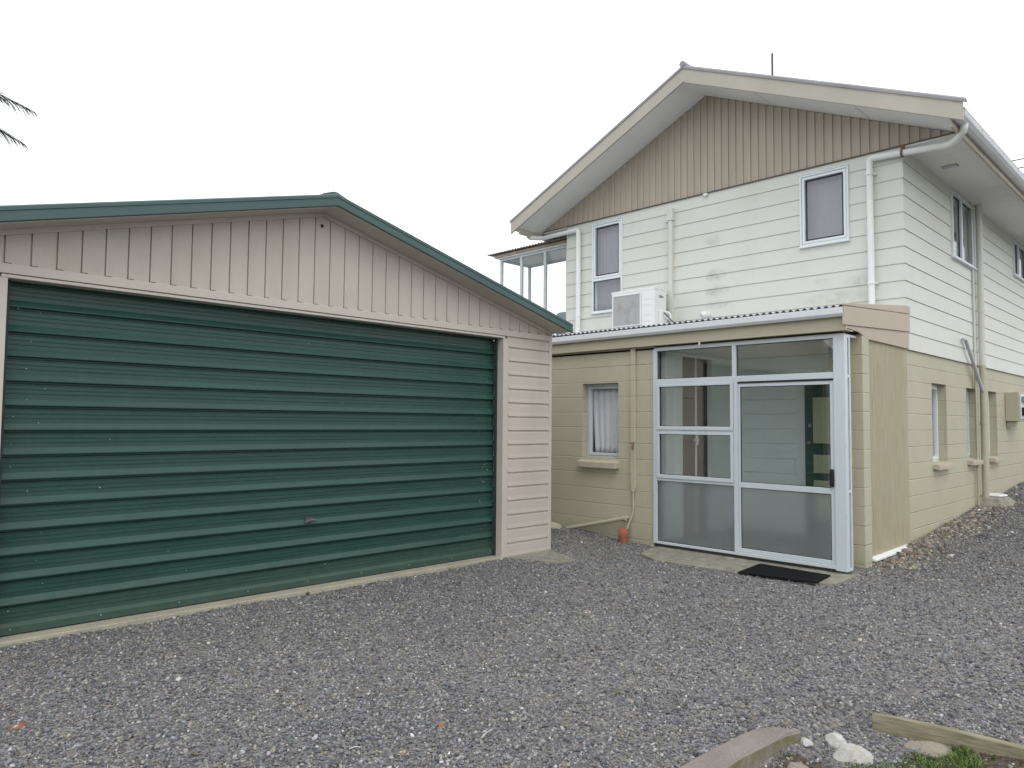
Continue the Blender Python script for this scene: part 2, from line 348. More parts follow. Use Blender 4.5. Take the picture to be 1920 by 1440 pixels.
# ------------------------------------------------------------------ mesh helpers
class MB:
    def __init__(s): s.v = []; s.f = []; s.mi = []; s.sm = []
    def add(s, vs_, fs, mi=0, smooth=False):
        k = len(s.v); s.v += [tuple(p) for p in vs_]; s.f += [tuple(i + k for i in f) for f in fs]
        s.mi += [mi] * len(fs); s.sm += [smooth] * len(fs); return s
    def box(s, a, b_, mi=0):
        (x0, y0, z0), (x1, y1, z1) = [(min(p), max(p)) for p in zip(a, b_)] and (tuple(map(min, zip(a, b_))), tuple(map(max, zip(a, b_))))
        return s.add([(x0, y0, z0), (x1, y0, z0), (x1, y1, z0), (x0, y1, z0), (x0, y0, z1), (x1, y0, z1), (x1, y1, z1), (x0, y1, z1)],
                     [(0, 3, 2, 1), (4, 5, 6, 7), (0, 1, 5, 4), (1, 2, 6, 5), (2, 3, 7, 6), (3, 0, 4, 7)], mi)
    def prism(s, poly, off, mi=0):
        n = len(poly); off = Vector(off); p = [Vector(q) for q in poly]
        return s.add(p + [q + off for q in p], [tuple(range(n))[::-1], tuple(range(n, 2 * n))] + [(i, (i + 1) % n, n + (i + 1) % n, n + i) for i in range(n)], mi)
    def quad(s, a, b_, c, d, mi=0): return s.add([a, b_, c, d], [(0, 1, 2, 3)], mi)
    def tube(s, path, r, n=14, mi=0, caps=True):
        P = [Vector(p) for p in path]; rs = r if isinstance(r, (list, tuple)) else [r] * len(P)
        # fillet is left to the path; rings follow the bisector of each joint
        vs_, fs = [], []; ref = None
        for i, p in enumerate(P):
            a = (P[i] - P[i - 1]).normalized() if i else (P[1] - P[0]).normalized()
            c = (P[i + 1] - P[i]).normalized() if i < len(P) - 1 else a
            t = (a + c).normalized() if (a + c).length > 1e-6 else a
            if ref is None: ref = t.orthogonal().normalized()
            u = (ref - t * ref.dot(t)).normalized(); ref = u; v = t.cross(u)
            k = 1 / max(.5, t.dot(a))
            for j in range(n):
                g = 2 * math.pi * j / n; vs_.append(p + (u * math.cos(g) + v * math.sin(g)) * rs[i])
        for i in range(len(P) - 1):
            for j in range(n): fs.append((i * n + j, i * n + (j + 1) % n, (i + 1) * n + (j + 1) % n, (i + 1) * n + j))
        s.add(vs_, fs, mi, True)
        if caps: s.add(vs_[:n], [tuple(range(n))[::-1]], mi); s.add(vs_[-n:], [tuple(range(n))], mi)
        return s
    def sweep(s, stations, prof, mi=0, closed=False):
        """stations: list of functions-free origins; prof: list of offset vectors"""
        n = len(prof); vs_ = [Vector(o_) + Vector(q) for o_ in stations for q in prof]; fs = []
        m_ = n if closed else n - 1
        for i in range(len(stations) - 1):
            for j in range(m_): fs.append((i * n + j, i * n + (j + 1) % n, (i + 1) * n + (j + 1) % n, (i + 1) * n + j))
        if closed: fs += [tuple(range(n))[::-1], tuple((len(stations) - 1) * n + j for j in range(n))]
        return s.add(vs_, fs, mi)
    def ball(s, c, r, mi=0, seg=12, sx=1, sy=1, sz=1):
        vs_, fs = [], []
        for i in range(seg // 2 + 1):
            t = math.pi * i / (seg // 2)
            for j in range(seg):
                g = 2 * math.pi * j / seg
                vs_.append((c[0] + r * sx * math.sin(t) * math.cos(g), c[1] + r * sy * math.sin(t) * math.sin(g), c[2] + r * sz * math.cos(t)))
        for i in range(seg // 2):
            for j in range(seg): fs.append((i * seg + j, (i + 1) * seg + j, (i + 1) * seg + (j + 1) % seg, i * seg + (j + 1) % seg))
        return s.add(vs_, fs, mi, True)
    def frame(s, plane, c0, c1, a0, a1, z0, z1, wd, mi=0):
        """rectangular frame of four bars; plane 'x' -> bars lie in x=c0..c1, span a=y; plane 'y' -> span a=x"""
        def bx(a_, b_, zz0, zz1):
            if plane == 'x': s.box((c0, a_, zz0), (c1, b_, zz1), mi)
            else: s.box((a_, c0, zz0), (b_, c1, zz1), mi)
        wl = wd if isinstance(wd, tuple) else (wd,) * 4     # left(low a), right(high a), bottom, top
        bx(a0, a0 + wl[0], z0, z1); bx(a1 - wl[1], a1, z0, z1)
        bx(a0 + wl[0], a1 - wl[1], z0, z0 + wl[2]); bx(a0 + wl[0], a1 - wl[1], z1 - wl[3], z1)
        return s
    def build(s, name, mats, parent=None, bevel=0, cuts=None, solid=0):
        me = bpy.data.meshes.new(name)
        me.from_pydata(s.v, [], s.f)
        if not isinstance(mats, (list, tuple)): mats = [mats]
        for q in mats: me.materials.append(M[q] if isinstance(q, str) else q)
        me.polygons.foreach_set('material_index', s.mi); me.polygons.foreach_set('use_smooth', s.sm)
        bm = bmesh.new(); bm.from_mesh(me)
        if cuts:
            for co, no in cuts:
                bmesh.ops.bisect_plane(bm, geom=bm.verts[:] + bm.edges[:] + bm.faces[:], plane_co=co, plane_no=no, clear_outer=True, dist=1e-5)
        bmesh.ops.recalc_face_normals(bm, faces=bm.faces[:])
        bm.to_mesh(me); bm.free()
        ob = bpy.data.objects.new(name, me); COL.objects.link(ob)
        if parent is not None: attach(ob, parent)
        if solid:
            q = ob.modifiers.new('solid', 'SOLIDIFY'); q.thickness = solid; q.offset = 0
        if bevel:
            q = ob.modifiers.new('bevel', 'BEVEL'); q.width = bevel; q.segments = 2; q.limit_method = 'ANGLE'; q.angle_limit = R(40)
        return ob
ROOT_LOC = {}
def attach(ob, parent):
    ob.parent = parent
    L = ROOT_LOC.get(parent.name)
    if L is not None: ob.matrix_parent_inverse = Matrix.Translation(-Vector(L))
def tag(o_, label=None, cat=None, group=None, kind=None):
    for k, v in (('label', label), ('category', cat), ('group', group), ('kind', kind)):
        if v: o_[k] = v
    return o_
def thing(name, label, cat, loc, group=None):
    e = bpy.data.objects.new(name, None); COL.objects.link(e); e.location = loc; ROOT_LOC[e.name] = tuple(loc)
    e.empty_display_size = .3
    return tag(e, label, cat, group)
def bend(pts, r=.06, k=5):
    """round the corners of a polyline"""
    P = [Vector(p) for p in pts]; out = [P[0]]
    for i in range(1, len(P) - 1):
        a, b_, c = P[i - 1], P[i], P[i + 1]
        d1 = min(r, (a - b_).length * .45); d2 = min(r, (c - b_).length * .45)
        p0 = b_ + (a - b_).normalized() * d1; p1 = b_ + (c - b_).normalized() * d2
        for j in range(k + 1):
            t = j / k; out.append(p0 * (1 - t) ** 2 + b_ * 2 * t * (1 - t) + p1 * t * t)
    out.append(P[-1]); return out
def cut_holes(ob, holes, axis):
    """cut rectangular openings (a0,a1,z0,z1) out of a wall skin; axis = index of the running coordinate"""
    bm = bmesh.new(); bm.from_mesh(ob.data)
    for (a0, a1, z0, z1) in holes:
        for co, ax in ((a0, axis), (a1, axis), (z0, 2), (z1, 2)):
            no = [0, 0, 0]; no[ax] = 1; c = [0, 0, 0]; c[ax] = co
            def near(f):
                mnA = min(v.co[axis] for v in f.verts); mxA = max(v.co[axis] for v in f.verts)
                mnZ = min(v.co[2] for v in f.verts); mxZ = max(v.co[2] for v in f.verts)
                return mxA >= a0 - .001 and mnA <= a1 + .001 and mxZ >= z0 - .001 and mnZ <= z1 + .001
            fs = [f for f in bm.faces if near(f)]
            geom = set(fs)
            for f in fs: geom.update(f.verts); geom.update(f.edges)
            bmesh.ops.bisect_plane(bm, geom=list(geom), plane_co=c, plane_no=no, dist=1e-5)
        dl = []
        for f in bm.faces:
            c = f.calc_center_median()
            if a0 < c[axis] < a1 and z0 < c[2] < z1: dl.append(f)
        bmesh.ops.delete(bm, geom=dl, context='FACES')
    bm.to_mesh(ob.data); bm.free()

# ------------------------------------------------------------------ ground
def sstep(a, b_, x):
    t = np.clip((x - a) / (b_ - a), 0, 1); return t * t * (3 - 2 * t)
def bedmask(x, y):
    # the planted corner the camera stands in, behind the kerb and the timber edging
    k = 1.60 - .115 * (x - 3.55)
    k = np.where(x < 3.62, k, 1.60 + (x - 3.62) * .1)
    return sstep(.06, -.06, y - k) * sstep(.05, -.05, x - 4.15) * sstep(-6, -5, x)
def soilmask(x, y):
    return bedmask(x, y) * np.maximum(sstep(1.30, 1.02, y) * sstep(3.3, 3.8, x), .75 * sstep(.14, .04, np.abs(y - 1.50)) * sstep(3.56, 3.46, x))
def ground_z(x, y):
    x = np.asarray(x, float); y = np.asarray(y, float)
    h = .068 * np.logaddexp(0, (x - 8.6) * 5) / 5
    h = np.minimum(h, .068 * 14)
    h = h * sstep(14, 5.2, y) * (1 - sstep(2.95, 4.2, y) * sstep(7.6, 8.1, x))
    h += .05 * sstep(5.6, 6.6, y) * sstep(6.5, 7.5, x) * sstep(9.2, 8.0, x)
    h += -.03 * sstep(6.4, 7.0, x) * sstep(8.2, 7.6, x) * sstep(5.4, 5.0, y) * sstep(2.2, 2.7, y)
    h += .012 * np.sin(x * 1.7 + 1) * np.sin(y * 2.1) + .006 * np.sin(x * 4.3 + y * 3.7)
    h += -.07 * bedmask(x, y)
    # stays below the garage slab and the porch floor
    h = np.where((x > -.2) & (x < 6.55) & (y > 5.93), -.06, h)
    return h - .012
xs = np.concatenate([[-900, -300, -100, -40, -15, -6, -3, -1.5], np.arange(-.8, 10.5, .06), np.arange(10.6, 18, .3), [19, 22, 26, 34, 50, 90, 200, 500, 900]])
ys = np.concatenate([[-900, -300, -100, -40, -15, -6, -3, -1.6], np.arange(-1, 7.4, .06), [7.8, 8.5, 9.5, 11, 13, 16, 22, 34, 60, 120, 300, 900]])
X, Y = np.meshgrid(xs, ys, indexing='ij'); Z = ground_z(X, Y)
nx, ny = len(xs), len(ys)
idx = np.arange(nx * ny).reshape(nx, ny)
fc = np.stack([idx[:-1, :-1], idx[1:, :-1], idx[1:, 1:], idx[:-1, 1:]], -1).reshape(-1, 4)
def np_mesh(name, verts, faces, mat, smooth=False):
    me = bpy.data.meshes.new(name); k = faces.shape[1]
    me.vertices.add(len(verts)); me.vertices.foreach_set('co', np.ascontiguousarray(verts, np.float32).ravel())
    me.loops.add(faces.size); me.loops.foreach_set('vertex_index', np.ascontiguousarray(faces, np.int32).ravel())
    me.polygons.add(len(faces)); me.polygons.foreach_set('loop_start', np.arange(0, faces.size, k, dtype=np.int32))
    me.polygons.foreach_set('loop_total', np.full(len(faces), k, np.int32))
    me.polygons.foreach_set('use_smooth', np.full(len(faces), smooth, bool))
    me.update(calc_edges=True); me.materials.append(M[mat])
    ob = bpy.data.objects.new(name, me); COL.objects.link(ob); return ob
gob = np_mesh('gravel_ground', np.stack([X, Y, Z], -1).reshape(-1, 3), fc, 'gravel', True)
at = gob.data.attributes.new('soil', 'FLOAT', 'POINT'); at.data.foreach_set('value', soilmask(X, Y).ravel().astype(np.float32))
tag(gob, kind='structure')

# loose stones --------------------------------------------------------------
phi = (1 + 5 ** .5) / 2
ICO_V = np.array([(-1, phi, 0), (1, phi, 0), (-1, -phi, 0), (1, -phi, 0), (0, -1, phi), (0, 1, phi), (0, -1, -phi), (0, 1, -phi), (phi, 0, -1), (phi, 0, 1), (-phi, 0, -1), (-phi, 0, 1)]) / math.hypot(1, phi)
ICO_F = np.array([(0, 11, 5), (0, 5, 1), (0, 1, 7), (0, 7, 10), (0, 10, 11), (1, 5, 9), (5, 11, 4), (11, 10, 2), (10, 7, 6), (7, 1, 8), (3, 9, 4), (3, 4, 2), (3, 2, 6), (3, 6, 8), (3, 8, 9), (4, 9, 5), (2, 4, 11), (6, 2, 10), (8, 6, 7), (9, 8, 1)])
def stones(name, px, py, rad, cols, flat=(.5, .95), sink=.25, label=None):
    n = len(px)
    V = ICO_V[None] * rng.uniform(.72, 1.22, (n, 12, 1))
    sc = np.stack([rng.uniform(.75, 1.35, n), rng.uniform(.7, 1.05, n), rng.uniform(*flat, n)], -1)
    V = V * sc[:, None, :] * rad[:, None, None]
    # tilt a little, then turn
    ax, ay, az = rng.normal(0, .5, n), rng.normal(0, .5, n), rng.uniform(0, 2 * np.pi, n)
    def rot(V, a, i, j):
        c, s = np.cos(a)[:, None], np.sin(a)[:, None]; p, q = V[..., i].copy(), V[..., j].copy()
        V[..., i] = c * p - s * q; V[..., j] = s * p + c * q
    rot(V, ax, 1, 2); rot(V, ay, 0, 2); rot(V, az, 0, 1)
    base = ground_z(px, py) + rad * sink + rng.uniform(-.7, .55, n) * rad
    V[..., 0] += px[:, None]; V[..., 1] += py[:, None]; V[..., 2] += base[:, None]
    F = (ICO_F[None] + (np.arange(n) * 12)[:, None, None]).reshape(-1, 3)
    ob = np_mesh(name, V.reshape(-1, 3), F, 'stones')
    ca = ob.data.attributes.new('col', 'FLOAT_COLOR', 'POINT')
    cc = np.concatenate([np.repeat(cols, 12, 0), np.ones((n * 12, 1))], 1).astype(np.float32)
    ca.data.foreach_set('color', cc.ravel()); return ob
def palette(n, pal, prob, jit=.27):
    c = np.array(pal)[rng.choice(len(pal), n, p=np.array(prob) / np.sum(prob))]
    return np.clip(c * rng.lognormal(0, jit, (n, 1)) * rng.normal(1, .03, (n, 3)), 0, .8)
def blocked(x, y):
    b_ = (y > 5.85) & (x < 6.6)                       # garage
    b_ |= (x > 5.85) & (x < 6.5) & (y > 5.22)          # corner pad
    b_ |= (x > 7.15 - .13 * sstep(3.8, 4.0, y) + .08 * rng.random(x.shape) ** 3) & (x < 8.3) & (y > 2.86) & (y < 5.1)
    b_ |= (x > 7.77) & (y > 2.92)
    return b_
NST = 255000
# more stones where the camera sees them larger
d = 1.9 + 10.0 * rng.random(NST) ** 1.25
th = R(44.8) + rng.uniform(R(-46), R(46), NST)
px, py = d * np.sin(th), d * np.cos(th)
ok = ~blocked(px, py) & (rng.random(NST) > .75 * soilmask(px, py))
px, py, d = px[ok], py[ok], d[ok]
fx_, fy_ = rng.uniform(8.5, 19, 60000), 2.93 - 5.0 * rng.random(60000) ** 1.3       # the strip that runs up beside the house
px, py = np.concatenate([px, fx_]), np.concatenate([py, fy_]); d = np.hypot(px, py); n = len(px)
rad = rng.lognormal(math.log(.0071), .26, n) * (1 + .05 * np.maximum(0, d - 4)); rad = np.clip(rad, .004, .021)
pal = STONE + [(.35, .34, .32), (.31, .26, .18), (.52, .52, .50), (.28, .17, .12)]
gs = stones('loose_gravel', px, py, rad, palette(n, pal, [6, 6, 4, 5, 6, 4, 1.5, .5, .25, .07, .03]))
tag(gs, 'loose grey crushed gravel covering the driveway', 'gravel', kind='stuff')
# brown river pebbles banked against the side wall
n = 4200
px = rng.uniform(8.4, 13.6, n); py = 2.90 - np.abs(rng.normal(0, .17, n)) * (1 + .3 * np.sin(px * 3))
ok = py > 2.3; px, py = px[ok], py[ok]; n = len(px)
rs = stones('wall_pebbles', px, py, np.clip(rng.lognormal(math.log(.019), .32, n), .01, .04),
            palette(n, [(.22, .18, .14), (.16, .14, .12), (.30, .26, .20), (.21, .205, .20), (.42, .40, .36), (.22, .16, .12)], [5, 5, 3, 6, 1, 1]), (.5, .85), .3)
tag(rs, 'brown and grey river pebbles banked along the foot of the side wall', 'pebbles', kind='stuff')

# ------------------------------------------------------------------ GARAGE
G = thing('garage', 'low cream garage with wide green roller door and green edged gable roof', 'garage', (3.4, 9.0, 0))
YF = 5.88; XR = 6.49; XL = .31; GAX = 3.385
SLP = .2605
def g_roof(x): return 3.505 - SLP * abs(x - GAX)       # top of the green edge
gw = MB()
# vertical gable boards
k = math.ceil((XR - XL) / .1545)
x0 = .995 - .1545 * 5
for i in range(k + 2):
    a = x0 + i * .1545; c = a + .1545
    a_, c_ = max(a, XL), min(c, XR)
    if c_ <= a_: continue
    # each board: face tilts out to its right edge and drops back at the next lap
    gw.sweep([(0, 0, 2.545), (0, 0, 3.6)], [(a_, YF + .010, 0), (a_ + .010, YF + .010, 0), (a_ + .013, YF - .006, 0), (c_, YF - .010, 0), (c_, YF + .010, 0)])
gcut = [((GAX, 0, g_roof(GAX) - .105), (SLP, 0, 1)), ((GAX, 0, g_roof(GAX) - .105), (-SLP, 0, 1))]
for i in range(k + 2):
    a = x0 + i * .1545
    if XL < a < XR - .06: gw.box((a + .006, YF - .0125, 2.546), (a + .05, YF - .004, 2.552), 1)  # dark bars paint in the shade at each board's open lap end
gw.build('gable_wall', ['garage_siding', 'flash_and_lap_shade'], G, cuts=gcut)
# header strips, jambs
hd = MB()
hd.box((XL, YF - .022, 2.478), (XR, YF + .02, 2.545)); hd.box((.99, YF - .014, 2.45), (5.72, YF + .13, 2.474))
hd.build('door_header', 'garage_trim', G, bevel=.004)
jm = MB()
jm.box((5.685, YF - .018, -.01), (5.757, YF + .14, 2.449)); jm.build('door_jamb', 'garage_trim', G, bevel=.004)
jm = MB(); jm.box((.955, YF - .018, -.01), (1.028, YF + .14, 2.449)); jm.build('door_jamb', 'garage_trim', G, bevel=.004)
def hsiding(mb, axis, a0, a1, z0, z1, pitch, face, out, lip=.012, gap=.006, zstart=None, mitre=0):
    """horizontal lapped boards on a wall; axis 'x' runs along x at y=face, out = outward sign"""
    z = zstart if zstart is not None else z0
    while z < z1 - .002:
        b0, b1 = max(z, z0), min(z + pitch, z1)
        if b1 - b0 > .004:
            pr = [(0.0, b0), (lip, b0), (lip, b0 + .003), (lip * .35, b1 - gap), (0, b1 - gap + .001), (0, b1)]
            if axis == 'x': P = [(0, face + out * q, zz) for q, zz in pr]; st = [(a0, 0, 0), (a1, 0, 0)]
            else: P = [(face + out * q, 0, zz) for q, zz in pr]; st = [(0, a0, 0), (0, a1, 0)]
            k = len(mb.v); mb.sweep(st, P)
            if mitre:
                for i, (q, _) in enumerate(pr):
                    v = list(mb.v[k + i]); v[0 if axis == 'x' else 1] -= q; mb.v[k + i] = tuple(v)
        z += pitch
    return mb
sw = MB()
# boards beside the door have a stepped moulded face, .157 high
def vinyl(mb, a0, a1, face, axis='x', out=-1):
    z = .158 - .157
    while z < 2.478:
        b0, b1 = max(z, 0), min(z + .157, 2.478)
        pr = [(.0, b0), (.016, b0 + .002), (.016, b0 + .012), (.011, b0 + .05), (.009, b1 - .028), (.0, b1 - .008), (.0, b1)]
        if axis == 'x': P = [(0, face + out * q, zz) for q, zz in pr]; st = [(a0, 0, 0), (a1, 0, 0)]
        else: P = [(face + out * q, 0, zz) for q, zz in pr]; st = [(0, a0, 0), (0, a1, 0)]
        mb.sweep(st, P); z += .157
for args in ((5.775, 6.452, YF), (XL, .955, YF)):
    sw = MB(); vinyl(sw, *args); sw.build('front_wall', 'garage_siding', G)
for args in ((5.9, 12.0, XR, 'y', 1), (5.9, 12.0, XL, 'y', -1)):
    sw = MB(); vinyl(sw, *args); sw.build('side_wall', 'garage_siding', G)
bw = MB(); bw.box((XL + .02, 11.95, 0), (XR - .02, 12.0, 2.55)); bw.prism([(XL, 11.95, 2.55), (XR, 11.95, 2.55), (GAX, 11.95, 3.38)], (0, .05, 0))
bw.build('rear_wall', 'garage_siding', G)
ct = MB(); ct.box((6.447, YF - .018, -.02), (6.497, YF + .06, 2.478)); ct.build('corner_trim', 'garage_trim', G, bevel=.003)
ct = MB(); ct.box((XL - .02, YF - .018, -.02), (XL + .025, YF + .06, 2.478)); ct.build('corner_trim', 'garage_trim', G, bevel=.003)
ct = MB(); ct.box((5.757, YF - .012, 0), (5.778, YF + .02, 2.478)); ct.build('jamb_bead', 'garage_trim', G, bevel=.003)
# green edge flashing following both slopes
def edge(mb, prof, xa, xb, cap=True):
    st = [(xa, 0, g_roof(xa)), (GAX, 0, g_roof(GAX)), (xb, 0, g_roof(xb))]
    mb.sweep(st, prof, closed=cap)
ed = MB(); YB = 5.60
edge(ed, [(0, YB + .10, 0.004), (0, YB + .012, .004), (0, YB, -.006), (0, YB, -.030), (0, YB + .006, -.034), (0, YB + .006, -.048), (0, YB, -.052), (0, YB, -.100), (0, YB + .006, -.106), (0, YB + .022, -.106), (0, YB + .022, -.012), (0, YB + .10, -.012)], .16, 6.575)
ed.build('roof_edge', 'green_trim', G)
sf = MB()
edge(sf, [(0, YB + .02, -.112), (0, YF + .01, -.112), (0, YF + .01, -.103), (0, YB + .02, -.103)], .2, 6.53)
edge(sf, [(0, YF - .026, -.150), (0, YF - .005, -.150), (0, YF - .005, -.1125), (0, YF - .026, -.1125)], .31, 6.49)
sf.build('soffit', 'garage_trim', G)
rf = MB()
edge(rf, [(0, YB + .102, -.010), (0, 12.2, -.010), (0, 12.2, -.045), (0, YB + .102, -.045)], .16, 6.6)
yy = 5.66
for i in range(34):
    y0 = 5.72 + i * .19
    edge(rf, [(0, y0, -.012), (0, y0 + .012, .014), (0, y0 + .032, .014), (0, y0 + .044, -.012)], .17, 6.59)
rf.build('roof', 'green_trim', G)
rc = MB(); dx = .12
rc.sweep([(0, YB + .05, 0), (0, 12.22, 0)], [(GAX - dx, 0, g_roof(GAX - dx) + .024), (GAX - .02, 0, g_roof(GAX) + .03), (GAX + .02, 0, g_roof(GAX) + .03), (GAX + dx, 0, g_roof(GAX + dx) + .024), (GAX + dx, 0, g_roof(GAX + dx) + .006), (GAX, 0, g_roof(GAX) + .008), (GAX - dx, 0, g_roof(GAX - dx) + .006)], closed=True)
rc.build('ridge_cap', 'green_trim', G)
for sx, xx in ((1, XR), (-1, XL)):
    gg = MB()
    gg.sweep([(0, YB + .03, 0), (0, 12.1, 0)], [(xx + sx * q, 0, zz) for q, zz in ((.03, 2.662), (.03, 2.588), (.07, 2.585), (.082, 2.61), (.085, 2.662), (.080, 2.662), (.076, 2.612), (.066, 2.592), (.036, 2.594), (.036, 2.662))], closed=True)
    gg.build('gutter', 'green_trim', G)
ey = MB(); ey.ball((3.385, YF - .012, 3.27), .016, seg=10, sy=.5); ey.build('bolt', 'black', G)
st_ = MB(); st_.prism([(4.05, YF - .0235, 2.49), (4.11, YF - .0235, 2.49), (4.10, YF - .0235, 2.535), (4.06, YF - .0235, 2.53)], (0, -.0005, 0))
# roller door curtain
YD = 6.01; dr = MB()
prof = []; P_ = .1703; zb = .03
z = zb + .055
prof += [(-.004, zb), (-.026, zb + .002), (-.026, zb + .050), (0.0, zb + .075)]
# pattern per rib, going up: flat pan with two flutes, dark undercut, nose, broad upper face
zr = zb + .090
while zr < 2.52:
    seq = [(0.000, .000), (0.000, .018), (-.004, .021), (-.004, .026), (0.000, .029), (0.000, .047), (-.004, .050), (-.004, .055), (0, .058), (0, .076), (-.003, .079), (-.003, .084), (0, .087),
           (0, .088), (.012, .094), (.012, .103), (-.020, .106), (-.027, .110), (-.027, .116), (-.004, .152), (0, .157)]
    prof += [(a, zr + c) for a, c in seq]; zr += P_
prof = [(a, c) for a, c in prof if c < 2.62]
dr.sweep([(1.03, 0, 0), (5.684, 0, 0)], [(0, YD + a, c) for a, c in prof])
for i in range(70):     # chipped paint and rivet heads
    xx = random.choice([random.uniform(1.05, 5.6), random.uniform(1.05, 1.3), random.uniform(5.4, 5.65)]); zz = random.uniform(.1, 2.35)
    dr.ball((xx, YD - .006 - random.random() * .01, zz), random.uniform(.0025, .005), 1, 6)
for i in range(9): dr.ball((1.15 + i * .56, YD - .027, zb + .035), .0045, 1, 6)
D = dr.build('roller_door', ['door', 'spot'], G)
hb = MB(); hb.box((3.355, YD - .018, .585), (3.435, YD - .002, .63)); hb.tube([(3.395, YD - .015, .605), (3.395, YD - .05, .605)], .009, 10)
hb.tube(bend([(3.33, YD - .055, .60), (3.395, YD - .055, .615), (3.445, YD - .055, .605)], .02), .011, 10)
hb.build('door_handle', 'dark_steel', D)
for xa_, xb_ in ((1.0285, 1.058), (5.655, 5.6845)):  # dark strips added for the shade in the gaps beside the door
    gd = MB(); gd.box((xa_, YD - .055, .024), (xb_, YD - .036, 2.449)); gd.build('door_gap_shade', 'gap_shade_dark', G)
sl = MB(); sl.box((XL - .02, 5.852, -.08), (6.5, 12.0, .022)); sl.build('floor_slab', 'concrete_strip', G, bevel=.008)

# concrete pad at the garage corner
pd = MB(); pd.prism([(5.74, 5.797, -.06), (5.80, 5.55, -.06), (5.97, 5.27, -.06), (6.20, 5.16, -.06), (6.32, 5.45, -.06), (6.42, 5.797, -.06)], (0, 0, .068))
tag(pd.build('concrete_pad', 'concrete', bevel=.006), kind='structure')

# ------------------------------------------------------------------ HOUSE
H = thing('house', 'two storey cream weatherboard house over olive block base with brown gable', 'house', (14, 5.68, 0))
XW = 9.75; YS = 2.94; YL = 8.45; XE = 23.0; ZB = 2.447; ZS = 4.97; RY = 5.67; XB = 9.10; HS = .452
def h_roof(y, top=6.735): return top - HS * abs(y - RY)
# upper walls
uw = MB()
hsiding(uw, 'y', YS, YL, ZB, 5.0, .2145, XW, -1, .014, .007, mitre=1)
U1 = uw.build('gable_end_wall', 'board', H)
cut_holes(U1, [(7.25, 7.84, 3.41, 4.90), (3.60, 4.22, 3.945, 4.89)], 1)
uw = MB(); hsiding(uw, 'x', XW, XE, ZB, 5.0, .2145, YS, -1, .014, .007, mitre=1)
U2 = uw.build('side_wall', 'board', H)
cut_holes(U2, [(11.83, 13.0, 3.98, 4.87), (15.76, 17.3, 4.30, 4.86)], 0)
uw = MB(); uw.box((XW + .01, YL - .05, 2.45), (XE, YL, 5.0)); uw.box((XE - .05, YS, 0), (XE, YL - .06, 5.0)); uw.box((XW + .02, YL - .1, 0), (XE, YL - .02, 2.44)); uw.build('rear_wall', 'board', H)
fl = MB(); fl.box((XW + .05, YS + .05, 2.35), (XE - .06, YL - .12, 2.44)); fl.build('upper_floor', 'dark_wall', H)
# brown ribbed gable cladding
gc = MB(); pit = .1165; y = 2.2
while y < 9.2:
    gc.sweep([(0, 0, 5.0), (0, 0, 6.7)], [(XW - .002, y, 0), (XW - .002, y + .066, 0), (XW - .020, y + .070, 0), (XW - .022, y + .112, 0), (XW - .002, y + pit, 0)])
    y += pit
gc.build('gable_cladding', 'cladding', H, cuts=[((0, RY, 6.50), (0, HS, 1)), ((0, RY, 6.50), (0, -HS, 1)), ((0, 2.32, 0), (0, -1, 0)), ((0, 9.02, 0), (0, 1, 0))])
fm = MB(); fm.box((XW - .030, 2.32, 4.988), (XW - .001, 9.02, 5.0)); fm.build('cladding_flashing', 'flash_and_lap_shade', H)
# roof
rf = MB()
def hedge(mb, prof, ya, yb):
    mb.sweep([(0, ya, h_roof(ya, 0)), (0, RY, 0), (0, yb, h_roof(yb, 0))], prof, closed=True)
hedge(rf, [(XB + .02, 0, 6.725), (XE + .5, 0, 6.725), (XE + .5, 0, 6.69), (XB + .02, 0, 6.69)], 2.185, 9.155)
xx = XB + .10
while xx < XE + .4:
    hedge(rf, [(xx, 0, 6.7255), (xx + .012, 0, 6.742), (xx + .026, 0, 6.742), (xx + .038, 0, 6.7255)], 2.175, 9.165); xx += .0762
rf.build('roof', 'roof_grey', H)
bt = MB()
hedge(bt, [(XB - .012, 0, 6.735), (XB + .004, 0, 6.755), (XB + .05, 0, 6.76), (XB + .085, 0, 6.745), (XB + .085, 0, 6.728), (XB + .004, 0, 6.728), (XB + .001, 0, 6.700), (XB - .012, 0, 6.700)], 2.09, 9.25)
rr = MB.tube(bt, [(XB - .02, RY, 6.765), (XE + .5, RY, 6.765)], .045, 12)
bt.build('roof_flashing', 'roof_grey', H)
bb = MB(); hedge(bb, [(XB, 0, 6.700), (XB + .03, 0, 6.700), (XB + .03, 0, 6.498), (XB, 0, 6.498)], 2.115, 9.225); bb.build('bargeboard', 'barge', H)
gs_ = MB(); hedge(gs_, [(XB + .032, 0, 6.518), (XW - .004, 0, 6.518), (XW - .004, 0, 6.505), (XB + .032, 0, 6.505)], 2.2, 9.14)
gs_.build('gable_soffit', 'soffit', H)
for yj in (3.3, 4.6, 6.75, 8.0):
    js = MB(); zj = h_roof(yj, 6.5045); js.prism([(XB + .04, yj - .008, zj - .002 + (.008 * HS if yj < RY else -.008 * HS) * -1), (XW - .03, yj - .008, zj - .002 - (.008 * HS if yj < RY else -.008 * HS)), (XW - .03, yj + .008, zj - .002 + (.008 * HS if yj < RY else -.008 * HS)), (XB + .04, yj + .008, zj - .002 + (.008 * HS if yj < RY else -.008 * HS))], (0, 0, -.003))
    js.build('soffit_batten', 'soffit', H)
